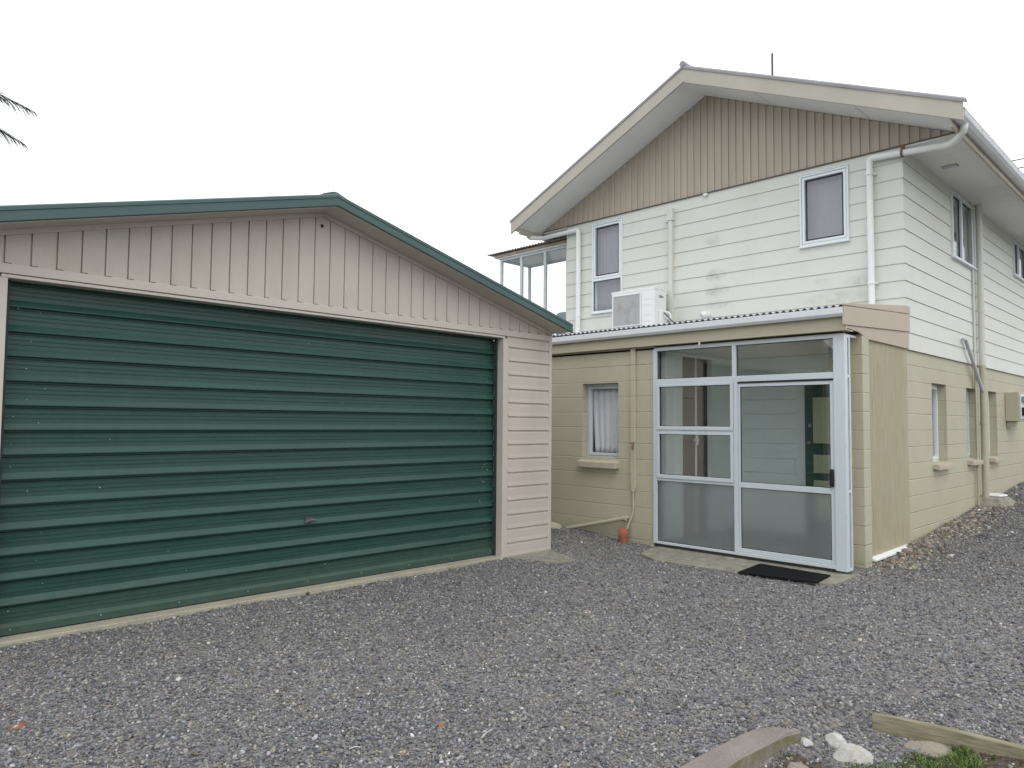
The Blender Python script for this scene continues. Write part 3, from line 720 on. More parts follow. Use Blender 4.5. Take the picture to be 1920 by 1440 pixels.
# eave soffits, with sheet joints
for (ya, yb) in ((2.30, YS - .004), (YL + .002, 9.02)):
    es = MB(); xx = XW - .012
    for xn in (10.40, 12.29, 14.5, 16.7, 18.9, 21.1, XE):
        es.box((xx, ya, ZS - .006), (xn - .004, yb, ZS + .02)); es.box((xn - .02, ya, ZS - .0005), (xn + .02, yb, ZS + .016)); xx = xn + .004
    es.build('eave_soffit', 'soffit', H)
for ya, yb in ((2.235, 2.262), (9.06, 9.087)):
    fa = MB(); fa.box((XB + .06, ya, 4.865), (XE, yb, 5.09)); fa.build('fascia', 'barge', H, bevel=.003)
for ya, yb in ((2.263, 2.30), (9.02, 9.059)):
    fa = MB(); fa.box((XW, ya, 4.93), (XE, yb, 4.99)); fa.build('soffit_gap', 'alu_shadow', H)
gu = MB()
def gutter_prof(sgn, yb, zt):      # quad gutter, sgn = outward direction in y
    q = [(0, 0), (0, -.070), (.045, -.085), (.085, -.078), (.118, -.046), (.134, 0), (.126, 0), (.110, -.042), (.08, -.070), (.045, -.077), (.008, -.064), (.008, 0)]
    return [(0, yb + sgn * a, zt + c) for a, c in q]
GZ = 5.015
for sg_, yb_ in ((-1, 2.233), (1, 9.089)):
    gu = MB(); gu.sweep([(XB + .06, 0, 0), (XE, 0, 0)], gutter_prof(sg_, yb_, GZ), closed=True)
    for xs_ in (XB + .055, XE + .001):
        gu.prism([(xs_, yb_, GZ), (xs_, yb_, GZ - .072), (xs_, yb_ + sg_ * .045, GZ - .087), (xs_, yb_ + sg_ * .085, GZ - .080), (xs_, yb_ + sg_ * .120, GZ - .047), (xs_, yb_ + sg_ * .136, GZ)], (.004, 0, 0))
    for xx in np.arange(9.9, XE, 1.05): gu.box((xx, yb_, GZ - .012), (xx + .025, yb_ + sg_ * .137, GZ + .003))
    gu.build('gutter', 'gutter_white', H)
sv = MB(); sv.box((10.80, 2.60, ZS - .016), (10.92, 2.78, ZS - .0065))
for i in range(6): sv.box((10.805 + i * .019, 2.61, ZS - .020), (10.813 + i * .019, 2.77, ZS - .0165), 1)
sv.build('soffit_vent', ['roof_grey', 'gutter_white'], H)
# downpipes
def clips(mb, x, y, zs, r, d=(1, 0)):
    for zz in zs: mb.tube([(x, y, zz - .012), (x, y, zz + .012)], r + .006, 14)
dp = MB()
dp.tube(bend([(9.40, 2.17, 4.97), (9.40, 2.18, 4.88), (9.55, 2.30, 4.835), (9.672, 2.42, 4.845), (9.672, 3.30, 4.905), (9.672, 3.30, 2.985)], .045), .040)
clips(dp, 9.672, 3.30, (4.70, 3.30), .044); dp.box((9.68, 3.235, 4.69), (9.74, 3.25, 4.71)); dp.box((9.68, 3.235, 3.29), (9.74, 3.25, 3.31))
dpo = dp.build('downpipe', 'white_pvc', H)
cl = MB(); cl.tube([(9.672, 2.90, 4.876), (9.672, 2.925, 4.878)], .05, 14); cl.box((9.69, 2.90, 4.92), (9.735, 2.935, 4.99)); cl.build('pipe_clip', 'rust', dpo)
dp = MB(); dp.tube(bend([(9.45, 9.13, 4.90), (9.47, 9.10, 4.86), (9.66, 8.95, 4.862), (9.672, 8.125, 4.872), (9.672, 8.125, 2.98)], .06), .042)
clips(dp, 9.672, 8.125, (4.6, 3.35), .042); dp.build('downpipe', 'white_pvc', H)
vp = MB(); vp.tube([(13.08, 2.862, .22), (13.08, 2.862, 1.55)], .048, 16, 1); vp.tube([(13.08, 2.862, 1.55), (13.08, 2.862, ZB)], .046, 16, 1); vp.tube([(13.08, 2.862, ZB), (13.08, 2.862, ZS - .007)], .046, 16, 0)
vp.tube([(13.08, 2.862, 1.53), (13.08, 2.862, 1.58)], .054, 16, 1); vp.tube([(13.08, 2.862, 3.27), (13.08, 2.862, 3.31)], .050, 16, 0)
vp.build('vent_pipe', ['pipe_cream', 'pipe_olive'], H)
cd = MB(); cd.tube([(12.86, 2.91, .3), (12.86, 2.91, ZB)], .016, 8, 1); cd.tube([(12.86, 2.91, ZB), (12.86, 2.91, ZS - .007)], .016, 8, 0); cd.build('cable_conduit', ['pipe_cream', 'pipe_olive'], H)
fp = MB(); fp.tube(bend([(12.16, 2.895, 2.77), (12.24, 2.885, 2.78), (12.80, 2.87, 2.28), (13.04, 2.862, 2.05)], .06), .026, 10); fp.build('branch_pipe', 'roof_zinc', H)

# upper windows ---------------------------------------------------------------
def win_x(a0, a1, z0, z1, bars=(), curtain='blind', face=XW, label=None):
    """aluminium window in a wall facing -x; bars = list of transom heights"""
    f = MB(); f.frame('x', face - .035, face + .05, a0, a1, z0, z1, .026)
    f.box((face - .05, a0 - .01, z0 - .022), (face + .0, a1 + .01, z0 - .001))
    f.box((face - .043, a0 - .004, z1 + .001), (face + .0, a1 + .004, z1 + .012))
    zz = [z0 + .026] + list(bars) + [z1 - .026]
    for b_ in bars: f.box((face - .033, a0 + .026, b_ - .022), (face + .05, a1 - .026, b_ + .022))
    fo = f.build('window', 'alu_white', H, bevel=.003)
    for i in range(len(zz) - 1):
        l0 = zz[i] + (.022 if i else 0); l1 = zz[i + 1] - (.022 if i < len(zz) - 2 else 0)
        s_ = MB()
        if i == len(zz) - 2: s_.frame('x', face - .028, face + .02, a0 + .032, a1 - .032, l0 + .006, l1 - .006, .034); s_.build('sash', 'alu_white', fo, bevel=.003); i0 = .06
        else: i0 = .004
        g = MB(); g.box((face + .0, a0 + .026 + i0, l0 + i0), (face + .006, a1 - .026 - i0, l1 - i0)); g.build('pane', 'glass', fo)
        se = MB(); se.frame('x', face - .004, face + .008, a0 + .024 + i0, a1 - .024 - i0, l0 + i0 - .002, l1 - i0 + .002, .007); se.build('seal', 'alu_shadow', fo)
    rv = MB(); rv.frame('x', face + .052, face + .16, a0 + .005, a1 - .005, z0 + .005, z1 - .005, .012); rv.build('reveal', 'interior_white', fo)
    return fo
win_x(7.225, 7.862, 3.385, 4.915, (3.945,))
win_x(3.583, 4.232, 3.925, 4.905)
def folds(mb, axis, face, a0, a1, z0, z1, amp=.02, n=7, gather=0):
    pts = []
    m_ = n * 8
    for i in range(m_ + 1):
        t = i / m_; pts.append((t, amp * math.sin(t * n * 2 * math.pi) + amp * .4 * math.sin(t * n * 5.1 + 1)))
    rows = 8; V, F = [], []
    for r in range(rows + 1):
        q = r / rows; zz = z1 + (z0 - z1) * q; pin = gather * (q ** 1.3)
        for t, d_ in pts:
            a = a0 + (a1 - a0) * (pin * .5 + t * (1 - pin)); dd = face + d_ * (.5 + .5 * q)
            V.append((dd, a, zz) if axis == 'x' else (a, dd, zz))
    for r in range(rows):
        for i in range(m_): k = r * (m_ + 1) + i; F.append((k, k + 1, k + m_ + 2, k + m_ + 1))
    return mb.add(V, F, 0, True)
c = MB(); folds(c, 'x', XW + .10, 7.24, 7.85, 3.40, 4.90, .008, 9)
tag(c.build('blind', 'blind', solid=.002), 'pale grey blind drawn behind the tall gable window above the air conditioner', 'blind')
c = MB(); folds(c, 'x', XW + .10, 3.60, 4.22, 3.94, 4.89, .003, 4)
tag(c.build('blind', 'blind', solid=.002), 'grey blind drawn behind the small square gable window near the downpipe', 'blind')
def win_y(a0, a1, z0, z1, mull, face=YS):
    f = MB(); f.frame('y', face - .04, face + .05, a0, a1, z0, z1, .03); f.box((a0 - .01, face - .06, z0 - .022), (a1 + .01, face, z0 - .001))
    for mm in mull: f.box((mm - .03, face - .036, z0 + .03), (mm + .03, face + .04, z1 - .03))
    fo = f.build('window', 'alu_white', H, bevel=.003)
    ed_ = [a0] + list(mull) + [a1]
    for i in range(len(ed_) - 1):
        g = MB(); g.box((ed_[i] + .03, face, z0 + .03), (ed_[i + 1] - .03, face + .006, z1 - .03)); g.build('pane', 'glass', fo)
        s_ = MB(); s_.frame('y', face - .006, face + .012, ed_[i] + .029, ed_[i + 1] - .029, z0 + .029, z1 - .029, .010); s_.build('seal', 'alu_shadow', fo)
    rv = MB(); rv.frame('y', face + .052, face + .14, a0 + .005, a1 - .005, z0 + .005, z1 - .005, .012); rv.build('reveal', 'interior_white', fo)
win_y(11.80, 13.03, 3.945, 4.90, (12.30,))
win_y(15.73, 17.33, 4.27, 4.89, (16.15, 16.75))
c = MB(); folds(c, 'y', YS + .17, 12.25, 12.98, 3.96, 4.87, .02, 6)
tag(c.build('curtain', 'drape', solid=.002), 'brown drape hanging behind the two pane upper side window', 'curtain')

# lower walls ---------------------------------------------------------------
lw = MB(); lw.box((9.76, YS + .012, -.2), (XE, YS + .20, ZB - .002))
lo = lw.build('base_wall', 'block', H)
LW = [(10.80, 11.46), (12.49, 13.08), (13.80, 14.34)]
# base wall is rebuilt as a skin with deep openings
bpy.data.objects.remove(lo)
lw = MB(); f_ = YS + .012
lw.quad((9.74, f_, -.2), (XE, f_, -.2), (XE, f_, ZB - .002), (9.74, f_, ZB - .002))
lw.quad((9.74, f_ + .22, -.2), (XE, f_ + .22, -.2), (XE, f_ + .22, ZB - .002), (9.74, f_ + .22, ZB - .002))
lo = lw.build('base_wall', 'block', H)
cut_holes(lo, [(a, b_, 1.015, 2.08) for a, b_ in LW], 0)
for a, b_ in LW:
    # reveal faces of the opening in block, then the aluminium window set back
    rv = MB(); y0, y1 = f_ + .0005, f_ + .2195
    for q in (((a, y0, 1.015), (a, y1, 1.015), (a, y1, 2.08), (a, y0, 2.08)), ((b_, y0, 1.015), (b_, y1, 1.015), (b_, y1, 2.08), (b_, y0, 2.08)), ((a, y0, 2.08), (b_, y0, 2.08), (b_, y1, 2.08), (a, y1, 2.08)), ((a, y0, 1.015), (b_, y0, 1.015), (b_, y1, 1.015), (a, y1, 1.015))):
        rv.quad(*q)
    f = MB(); f.frame('y', f_ + .11, f_ + .17, a + .002, b_ - .002, 1.017, 2.078, .03); f.frame('y', f_ + .10, f_ + .16, a + .034, b_ - .034, 1.049, 2.046, .035)
    fo = f.build('window', 'alu_white', H, bevel=.003)
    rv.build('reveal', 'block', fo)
    g = MB(); g.box((a + .06, f_ + .135, 1.08), (b_ - .06, f_ + .141, 2.02)); g.build('pane', 'glass', fo)
    s_ = MB(); s_.prism([(a - .01, f_ - .085, .925), (a - .01, f_ + .10, .945), (a - .01, f_ + .10, 1.02), (a - .01, f_ - .085, .992)], (b_ - a + .02, 0, 0)); s_.build('sill', 'sill', fo, bevel=.006)

# porch / lean-to -------------------------------------------------------------
XP = 7.815
pw = MB()
pw.quad((XP, 5.30, -.2), (XP, YL, -.2), (XP, YL, 2.50), (XP, 5.30, 2.50))
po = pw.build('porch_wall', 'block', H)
WA, WB, WZ0, WZ1 = 5.865, 6.480, 1.035, 2.045
cut_holes(po, [(WA, WB, WZ0, WZ1)], 1)
f = MB(); fx = XP
f.frame('x', fx + .10, fx + .16, WA + .002, WB - .002, WZ0 + .002, WZ1 - .002, .03); f.frame('x', fx + .09, fx + .15, WA + .034, WB - .034, WZ0 + .034, WZ1 - .034, .035)
fo = f.build('window', 'alu_grey', H, bevel=.003)
rv = MB()
for q in (((fx, WA, WZ0), (fx + .2, WA, WZ0), (fx + .2, WA, WZ1), (fx, WA, WZ1)), ((fx, WB, WZ0), (fx + .2, WB, WZ0), (fx + .2, WB, WZ1), (fx, WB, WZ1)), ((fx, WA, WZ1), (fx, WB, WZ1), (fx + .2, WB, WZ1), (fx + .2, WA, WZ1)), ((fx, WA, WZ0), (fx, WB, WZ0), (fx + .2, WB, WZ0), (fx + .2, WA, WZ0))): rv.quad(*q)
rv.build('reveal', 'block', fo)
g = MB(); g.box((fx + .125, WA + .06, WZ0 + .06), (fx + .131, WB - .06, WZ1 - .06)); g.build('pane', 'glass', fo)
s_ = MB(); s_.prism([(fx - .075, WA - .015, .905), (fx + .09, WA - .015, .925), (fx + .09, WA - .015, WZ0 + .003), (fx - .075, WA - .015, .985)], (0, WB - WA + .05, 0)); s_.build('sill', 'sill', fo, bevel=.006)
c = MB(); folds(c, 'x', fx + .185, WA + .02, WB - .02, WZ0 + .05, WZ1 - .04, .022, 5, .22)
tag(c.build('curtain', 'net', solid=.002), 'white net curtain hanging in the low window of the block wall', 'curtain')
# other porch walls: far end, inner partition with doorway, back wall
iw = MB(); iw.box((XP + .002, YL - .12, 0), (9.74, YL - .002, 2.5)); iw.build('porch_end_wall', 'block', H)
iw = MB(); iw.box((XP + .2, 5.255, 0), (8.40, 5.33, 2.44)); iw.box((9.15, 5.255, 0), (9.70, 5.33, 2.44)); iw.box((8.40, 5.255, 2.405), (9.15, 5.33, 2.44)); iw.build('partition_wall', 'interior_white', H)
iw = MB(); iw.box((9.70, YS + .05, 0), (9.755, 5.255, 2.44)); iw.build('porch_back_wall', 'block_white', H)
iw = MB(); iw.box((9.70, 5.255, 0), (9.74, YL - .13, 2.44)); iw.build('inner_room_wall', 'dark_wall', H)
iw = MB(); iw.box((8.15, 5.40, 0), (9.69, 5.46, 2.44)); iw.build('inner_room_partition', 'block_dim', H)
pf = MB(); pf.box((XP + .05, 3.06, -.1), (9.70, YL - .13, .03)); pf.build('porch_floor', 'floor_dark', H)
pc = MB(); pc.box((XP + .0, 2.96, 2.445), (9.74, YL - .13, 2.468)); pc.build('porch_ceiling', 'soffit', H)
# green inner door on the back wall, with casing
dz = MB(); dz.box((9.672, 4.175, .03), (9.70, 4.285, 2.12), 0); dz.box((9.672, 3.33, 2.035), (9.70, 4.175, 2.12), 0); dz.box((9.672, 3.25, .03), (9.70, 3.33, 2.12), 0); casing = dz.build('door_casing', 'interior_white', H, bevel=.003)
dd = MB(); dd.box((9.66, 3.335, .035), (9.698, 4.172, 2.03)); do = dd.build('inner_door', 'door_green', H, bevel=.002)
for z0, z1 in ((1.265, 1.87), (.875, 1.115), (.30, .78)):
    pn = MB(); pn.box((9.652, 3.45, z0), (9.6595, 4.06, z1)); pn.build('door_panel', 'door_pale', do, bevel=.003)
kn = MB(); kn.ball((9.63, 4.105, 1.27), .026, seg=12); kn.tube([(9.66, 4.105, 1.27), (9.63, 4.105, 1.27)], .012, 10); kn.build('door_knob', 'metal', do)
kn = MB(); kn.tube([(9.662, 4.1, 1.50), (9.645, 4.1, 1.50)], .022, 12); kn.build('door_lock', 'metal', do)
# white pole with a bracket standing in the doorway
pl = MB(); pl.tube([(8.80, 5.30, .03), (8.80, 5.30, 2.40)], .013, 10); pl.box((8.74, 5.285, 1.27), (8.86, 5.297, 1.30)); pl.tube([(8.80, 5.285, 1.22), (8.80, 5.285, 1.38)], .02, 8)
tag(pl.build('curtain_pole', 'white_pvc', bevel=0), 'thin white upright pole with bracket in the dark doorway inside the porch', 'pole')

# glazed entrance screen --------------------------------------------------------
S0, S1 = 7.79, 7.85
scr = MB()
scr.box((S0, 5.25, .013), (S1, 5.305, 2.45))                      # left frame
scr.box((S0, 4.165, 2.02), (S1 - .005, 4.215, 2.42))               # upper mullion
scr.box((S0 - .004, 4.148, .013), (S1, 4.196, 1.995))              # main mullion
scr.box((S0, 3.055, 2.42), (S1, 5.25, 2.45)); scr.box((S0 - .003, 3.055, 1.995), (S1, 5.25, 2.063))
scr.box((S0, 4.196, .013), (S1, 5.25, .043)); scr.box((S0 - .006, 3.055, .013), (S1, 4.148, .05))
scr.box((S0 - .004, 2.935, .0), (S1 + .01, 3.055, 2.45))          # wide corner post
scr.box((S1 + .01, 2.935, .0), (7.915, 2.955, .03)); scr.box((S1 + .01, 2.935, 2.42), (7.915, 2.955, 2.45))
scr.box((7.905, 2.933, .0), (7.935, 2.965, 2.45)); scr.box((S1 + .01, 2.933, 2.0), (7.905, 2.957, 2.03)); scr.box((S1 + .01, 2.933, .80), (7.905, 2.957, .83))
SC = scr.build('entrance_screen', 'alu_grey', H, bevel=.004)
def pane(y0, y1, z0, z1, mat, x=S0 + .03, parent=SC):
    g = MB(); g.box((x, y0, z0), (x + .006, y1, z1)); g.build('pane', mat, parent)
def seal(y0, y1, z0, z1, x, parent=SC):
    q = MB(); q.frame('x', x - .004, x + .010, y0 - .002, y1 + .002, z0 - .002, z1 + .002, .008); q.build('seal', 'alu_shadow', parent)
for (a, b_, z0, z1, mt) in ((4.215, 5.25, 2.063, 2.42, 'glass'), (3.055, 4.165, 2.063, 2.42, 'glass'), (4.196, 5.25, .043, .795, 'frost')):
    pane(a, b_, z0, z1, mt); seal(a, b_, z0, z1, S0 + .03)
for z0, z1 in ((1.43, 1.995), (.83, 1.405)):                        # two awning sashes
    q = MB(); q.frame('x', S0 - .012, S0 + .035, 4.200, 5.248, z0, z1, (.036, .036, .045, .030)); so_ = q.build('awning_sash', 'alu_grey', SC, bevel=.004)
    pane(4.236, 5.212, z0 + .045, z1 - .03, 'glass', S0 + .02); seal(4.236, 5.212, z0 + .045, z1 - .03, S0 + .018)
for z0, z1 in ((1.4075, 1.4275), (.797, .828)): q = MB(); q.box((S0, 4.196, z0), (S1, 5.25, z1)); q.build('screen_rail', 'alu_grey', SC)
sd_ = MB(); sd_.frame('x', S0 + .012, S0 + .045, 3.058, 4.146, .052, 1.975, (.042, .025, .045, .04)); sd_.box((S0 + .010, 3.10, .782), (S0 + .045, 4.121, .845))
SD = sd_.build('sliding_door', 'alu_grey', H, bevel=.004)
pane(3.10, 4.121, .845, 1.935, 'glass', S0 + .026, SD); seal(3.10, 4.121, .845, 1.935, S0 + .024, SD)
pane(3.10, 4.121, .097, .782, 'frost', S0 + .026, SD); seal(3.10, 4.121, .097, .782, S0 + .024, SD)
hn = MB(); hn.prism([(S0 - .03, 3.064, z_) for z_ in (.875, 1.03)] + [(S0 - .012, 3.064, 1.045), (S0 + .010, 3.064, 1.045), (S0 + .010, 3.064, .86), (S0 - .012, 3.064, .86)][0:4], (0, .038, 0)); hn.build('door_handle', 'black', SD, bevel=.008)
tk = MB(); tk.box((S0 + .002, 3.056, 1.977), (S1 - .01, 4.147, 1.993)); tk.build('door_track', 'alu_shadow', SC)
rg = MB(); rg.box((S1 + .012, 2.944, .03), (7.905, 2.949, 2.42)); rg.build('pane', 'glass', SC)

# corner pier, side panel, porch roof
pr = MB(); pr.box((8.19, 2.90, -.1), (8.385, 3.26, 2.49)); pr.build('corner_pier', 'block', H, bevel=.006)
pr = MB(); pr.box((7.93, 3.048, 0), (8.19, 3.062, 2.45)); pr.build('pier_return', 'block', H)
fg = MB(); n_ = 64; V, F = [], []
xa = np.linspace(8.386, 9.735, 18 * 8 + 1)
prf = [(float(x), 2.925 + .0028 * math.cos((x - 8.386) / .0645 * 2 * math.pi), 0) for x in xa]
fg.sweep([(0, 0, .075), (0, 0, 2.55)], prf); fgo = fg.build('fibreglass_panel', 'fibreglass', H); [setattr(p_, 'use_smooth', True) for p_ in fgo.data.polygons]
fs_ = MB(); fs_.prism([(8.39, 2.945, .045), (8.39, 2.865, .040), (8.39, 2.865, .062), (8.39, 2.945, .083)], (1.345, 0, .012)); fs_.build('panel_sill', 'white_pvc', H, bevel=.003)
fd = MB(); fd.box((8.39, 2.93, -.15), (9.735, 3.05, .04)); fd.build('panel_footing', 'block', H)
RX0, RX1, RZ0, RZ1 = 7.70, 9.74, 2.738, 2.955
def pr_z(x): return RZ0 + (RZ1 - RZ0) * (x - RX0) / (RX1 - RX0)
sh = MB(); ya = np.arange(2.90, YL, .0762 / 10)
V = [(xx, float(yv), pr_z(xx) + .0115 * math.sin(yv / .0762 * 2 * math.pi)) for xx in (7.655, 9.74) for yv in ya]
nA = len(ya); sh.add(V, [(i, i + 1, nA + i + 1, nA + i) for i in range(nA - 1)], 0, True)
sh.build('porch_roof', 'roof_zinc', H)
fc_ = MB(); fc_.box((7.725, 2.89, 2.485), (7.752, YL, 2.705)); fc_.build('porch_fascia', 'beige_fascia', H, bevel=.004)
ps = MB(); ps.box((7.752, 2.905, 2.49), (7.95, YL, 2.502)); ps.build('porch_soffit', 'beige_fascia', H)
pg = MB()
q = [(0, 0), (0, -.075), (-.02, -.088), (-.055, -.088), (-.078, -.060), (-.082, 0), (-.076, .004), (-.070, -.052), (-.052, -.078), (-.02, -.078), (-.008, -.07), (-.008, 0)]
zl = 2.715
pg.sweep([(7.722, 2.895, zl), (7.722, YL, zl - .018)], [(a, 0, c) for a, c in q], closed=True); pg.build('porch_gutter', 'gutter_white', H)
dk = MB(); dk.box((7.724, 2.92, 2.705), (7.75, YL, 2.712)); dk.build('gutter_back', 'alu_shadow', H)
bg = MB()
bg.prism([(7.64, 2.878, 2.735), (9.735, 2.878, 2.875), (9.735, 2.878, 2.965), (9.60, 2.878, 2.965), (7.64, 2.878, 2.755)], (0, .022, 0))
bg.prism([(7.655, 2.884, 2.535), (9.735, 2.884, 2.655), (9.735, 2.884, 2.873), (7.655, 2.884, 2.733)], (0, .022, 0))
bg.build('porch_bargeboard', 'pink_board', H, bevel=.004)
bg = MB(); bg.prism([(8.35, 2.898, 2.445), (9.735, 2.898, 2.445), (9.735, 2.898, 2.653), (7.76, 2.898, 2.54), (7.76, 2.898, 2.512), (8.1, 2.898, 2.50)], (0, .02, 0)); bg.build('infill_board', 'pink_board', H, bevel=.003)
# conduit, tap, waste pipe, hooks on the block wall
tc = MB(); tc.box((XP - .035, 5.575, .66), (XP, 5.655, 2.49)); tc.build('pipe_cover', 'block', H, bevel=.01)
tp = MB(); tp.tube(bend([(XP - .02, 5.612, .68), (XP - .02, 5.612, .36), (XP - .06, 5.68, .15), (XP - .08, 5.70, .02)], .06), .014, 10); tp.tube([(XP - .02, 5.612, .63), (XP - .02, 5.612, .665)], .03, 12); tp.build('drain_hose', 'pipe_olive', H)
tp = MB(); tp.tube(bend([(XP - .03, 5.60, 1.23), (XP - .075, 5.585, 1.225), (XP - .09, 5.575, 1.17)], .02), .011, 8); tp.ball((XP - .07, 5.59, 1.25), .022, sz=.4, seg=8); tp.tube([(XP - .07, 5.56, 1.262), (XP - .07, 5.62, 1.252)], .007, 6); tp.build('garden_tap', 'rust', H)
wp = MB(); wp.tube([(XP - .06, 5.70, .285), (XP - .06, 6.70, .045)], .027, 12); wp.tube([(XP - .06, 5.70, .285), (XP - .06, 5.735, .277)], .034, 12); wp.tube([(XP + .02, 5.712, .285), (XP - .06, 5.712, .285)], .024, 10); wp.build('waste_pipe', 'pipe_olive', H)
hk = MB(); hk.tube(bend([(7.725, 4.60, 2.487), (7.71, 4.60, 2.455), (7.70, 4.585, 2.445), (7.70, 4.57, 2.465)], .02), .006, 6); hk.build('hook', 'white_pvc', H)
hk = MB(); hk.box((XW - .045, 5.64, 4.955), (XW - .01, 5.70, 4.985)); hk.ball((XW - .04, 5.67, 4.95), .02, seg=8); hk.build('cable_clip', 'white_pvc', H)
du = MB(); du.box((XW - .075, 6.235, 3.04), (XW - .004, 6.305, 4.70)); du.box((XW - .09, 6.215, 4.68), (XW - .004, 6.325, 4.87)); du.box((XW - .08, 6.29, 4.66), (XW - .004, 6.36, 4.72)); du.build('pipe_duct', 'pipe_cream', H, bevel=.006)

# sunroom on the far side -------------------------------------------------------
SX0, SX1, SY1 = 9.95, 10.80, 10.38
sr = MB(); zf, zt = 2.60, 4.74
for (x, y) in ((SX0, SY1 - .05), (SX1 - .05, SY1 - .05), (SX0, YL + .002), (SX1 - .05, YL + .002)): sr.box((x, y, zf), (x + .05, y + .05, zt))
for y in (9.18, 9.80): sr.box((SX0 + .005, y - .030, zf), (SX0 + .05, y + .030, zt))
for x in (SX0, SX1 - .05):
    sr.box((x + .002, YL + .052, zt - .045), (x + .048, SY1 - .05, zt)); sr.box((x + .002, YL + .052, zf), (x + .048, SY1 - .05, zf + .05))
sr.box((SX0 + .005, 8.60, zf), (SX0 + .05, 8.655, zt)); sr.box((SX0 + .05, SY1 - .048, zt - .045), (SX1 - .05, SY1 - .002, zt)); sr.box((SX0 + .05, SY1 - .048, zf), (SX1 - .05, SY1 - .002, zf + .05))
SR = sr.build('sunroom', 'alu_grey', H, bevel=.003)
for ya, yb in ((YL + .052, 9.150), (9.210, 9.770), (9.830, SY1 - .05)):
    g = MB(); g.box((SX0 + .022, ya, zf + .05), (SX0 + .028, yb, zt - .045)); g.build('pane', 'glass_clear', SR)
g = MB(); g.box((SX1 - .028, YL + .052, zf + .05), (SX1 - .022, SY1 - .05, zt - .045)); g.build('pane', 'glass_clear', SR)
g = MB(); g.box((SX0 + .05, SY1 - .028, zf + .05), (SX1 - .05, SY1 - .022, zt - .045)); g.build('pane', 'glass_clear', SR)
q = MB(); q.box((SX0 - .03, YL + .002, zt + .002), (SX1 + .03, SY1 + .05, zt + .03)); q.build('sunroom_ceiling', 'soffit', SR)
q = MB(); q.box((SX0, YL + .002, zf - .12), (SX1, SY1, zf - .001)); q.build('sunroom_floor', 'concrete', SR)
for (x, y) in ((SX0 + .05, SY1 - .15), (SX1 - .15, SY1 - .15)):
    q = MB(); q.box((x, y, -.1), (x + .1, y + .1, zf - .121)); q.build('post', 'timber', SR)
q = MB(); ya = np.arange(YL - .15, SY1 + .27, .0762 / 8); V = [(xx, float(yv), 4.845 + .03 * (xx - 9.7) + .014 * math.sin(yv / .0762 * 2 * math.pi)) for xx in (9.84, 11.1) for yv in ya]
nA = len(ya); q.add(V, [(i, i + 1, nA + i + 1, nA + i) for i in range(nA - 1)], 0, True)
q.box((9.90, YL + .002, zt + .032), (11.0, SY1 + .12, zt + .082)); q.build('sunroom_roof', 'roof_brown', SR)
ch = thing('armchair', 'blue grey padded armchair inside the upper glazed sunroom', 'armchair', (10.4, 8.95, 2.6))
q = MB(); q.box((10.06, 8.86, 2.68), (10.60, 9.40, 3.04)); q.build('seat', 'chair_blue', ch, bevel=.05)
q = MB(); q.box((10.56, 8.80, 2.9), (10.72, 9.46, 3.66)); q.build('backrest', 'chair_blue', ch, bevel=.07)
for y in (8.76, 9.41):
    q = MB(); q.box((10.06, y, 2.68), (10.62, y + .09, 3.22)); q.build('arm', 'chair_blue', ch, bevel=.03)
for x in (10.1, 10.62):
    for y in (8.82, 9.38): q = MB(); q.box((x, y, 2.6), (x + .04, y + .04, 2.69)); q.build('leg', 'timber', ch)

# ------------------------------------------------------------------ things on and around the house
A = thing('air_conditioner', 'white outdoor air conditioning unit standing on the porch roof', 'air conditioner', (9.40, 6.66, 2.93))
ax0, ax1, ay0, ay1, az0, az1 = 9.25, 9.55, 6.26, 7.07, 2.995, 3.575
q = MB(); q.box((ax0, ay0, az0), (ax1, ay1, az1)); q.box((ax0 - .006, ay0 - .006, az1 - .03), (ax1 + .004, ay1 + .006, az1 + .006))
q.box((ax0 - .008, ay0 + .005, az0 + .003), (ax0 - .0005, 6.495, az1 - .035))
for zz in (3.40, 3.31, 3.16, 3.07): q.box((ax0 - .012, ay0 + .03, zz), (ax0 - .0085, 6.47, zz + .006))
q.build('casing', 'ac_white', A, bevel=.012)
q = MB(); q.box((ax0 - .0035, 6.52, az0 + .035), (ax0 - .0005, 7.03, az1 - .075)); q.build('fan_opening', 'ac_dark', A)
q = MB(); q.tube([(ax0 - .004, 6.775, 3.25), (ax0 - .010, 6.775, 3.25)], .06, 20)
for k_ in range(3):
    a = k_ * 2.094 + .4; q.prism([(ax0 - .006, 6.775 + .05 * math.cos(a), 3.25 + .05 * math.sin(a)), (ax0 - .006, 6.775 + .215 * math.cos(a - .35), 3.25 + .215 * math.sin(a - .35)), (ax0 - .006, 6.775 + .215 * math.cos(a + .45), 3.25 + .215 * math.sin(a + .45))], (-.003, 0, 0))
q.build('fan', 'wire', A)
q = MB()
for i in range(30): zz = az0 + .04 + i * .0158; q.box((ax0 - .020, 6.522, zz), (ax0 - .015, 7.028, zz + .0042))
for i in range(24): yv = 6.524 + i * .0217; q.box((ax0 - .024, yv, az0 + .035), (ax0 - .0205, yv + .0035, az1 - .075))
q.frame('x', ax0 - .026, ax0 - .0005, 6.505, 7.045, az0 + .02, az1 - .06, .014); q.build('grille', 'ac_white', A)
q = MB(); q.box((9.36, ay0 - .008, 3.43), (9.46, ay0 - .0005, 3.46)); q.build('handle_recess', 'ac_dark', A)
q = MB(); q.box((9.34, ay0 - .05, 3.0), (9.52, ay0 - .001, 3.22)); q.build('valve_cover', 'ac_white', A, bevel=.01)
for y in (6.36, 6.93):
    q = MB(); q.box((9.24, y, 2.92), (9.56, y + .05, az0 - .001)); q.build('foot', 'metal', A)
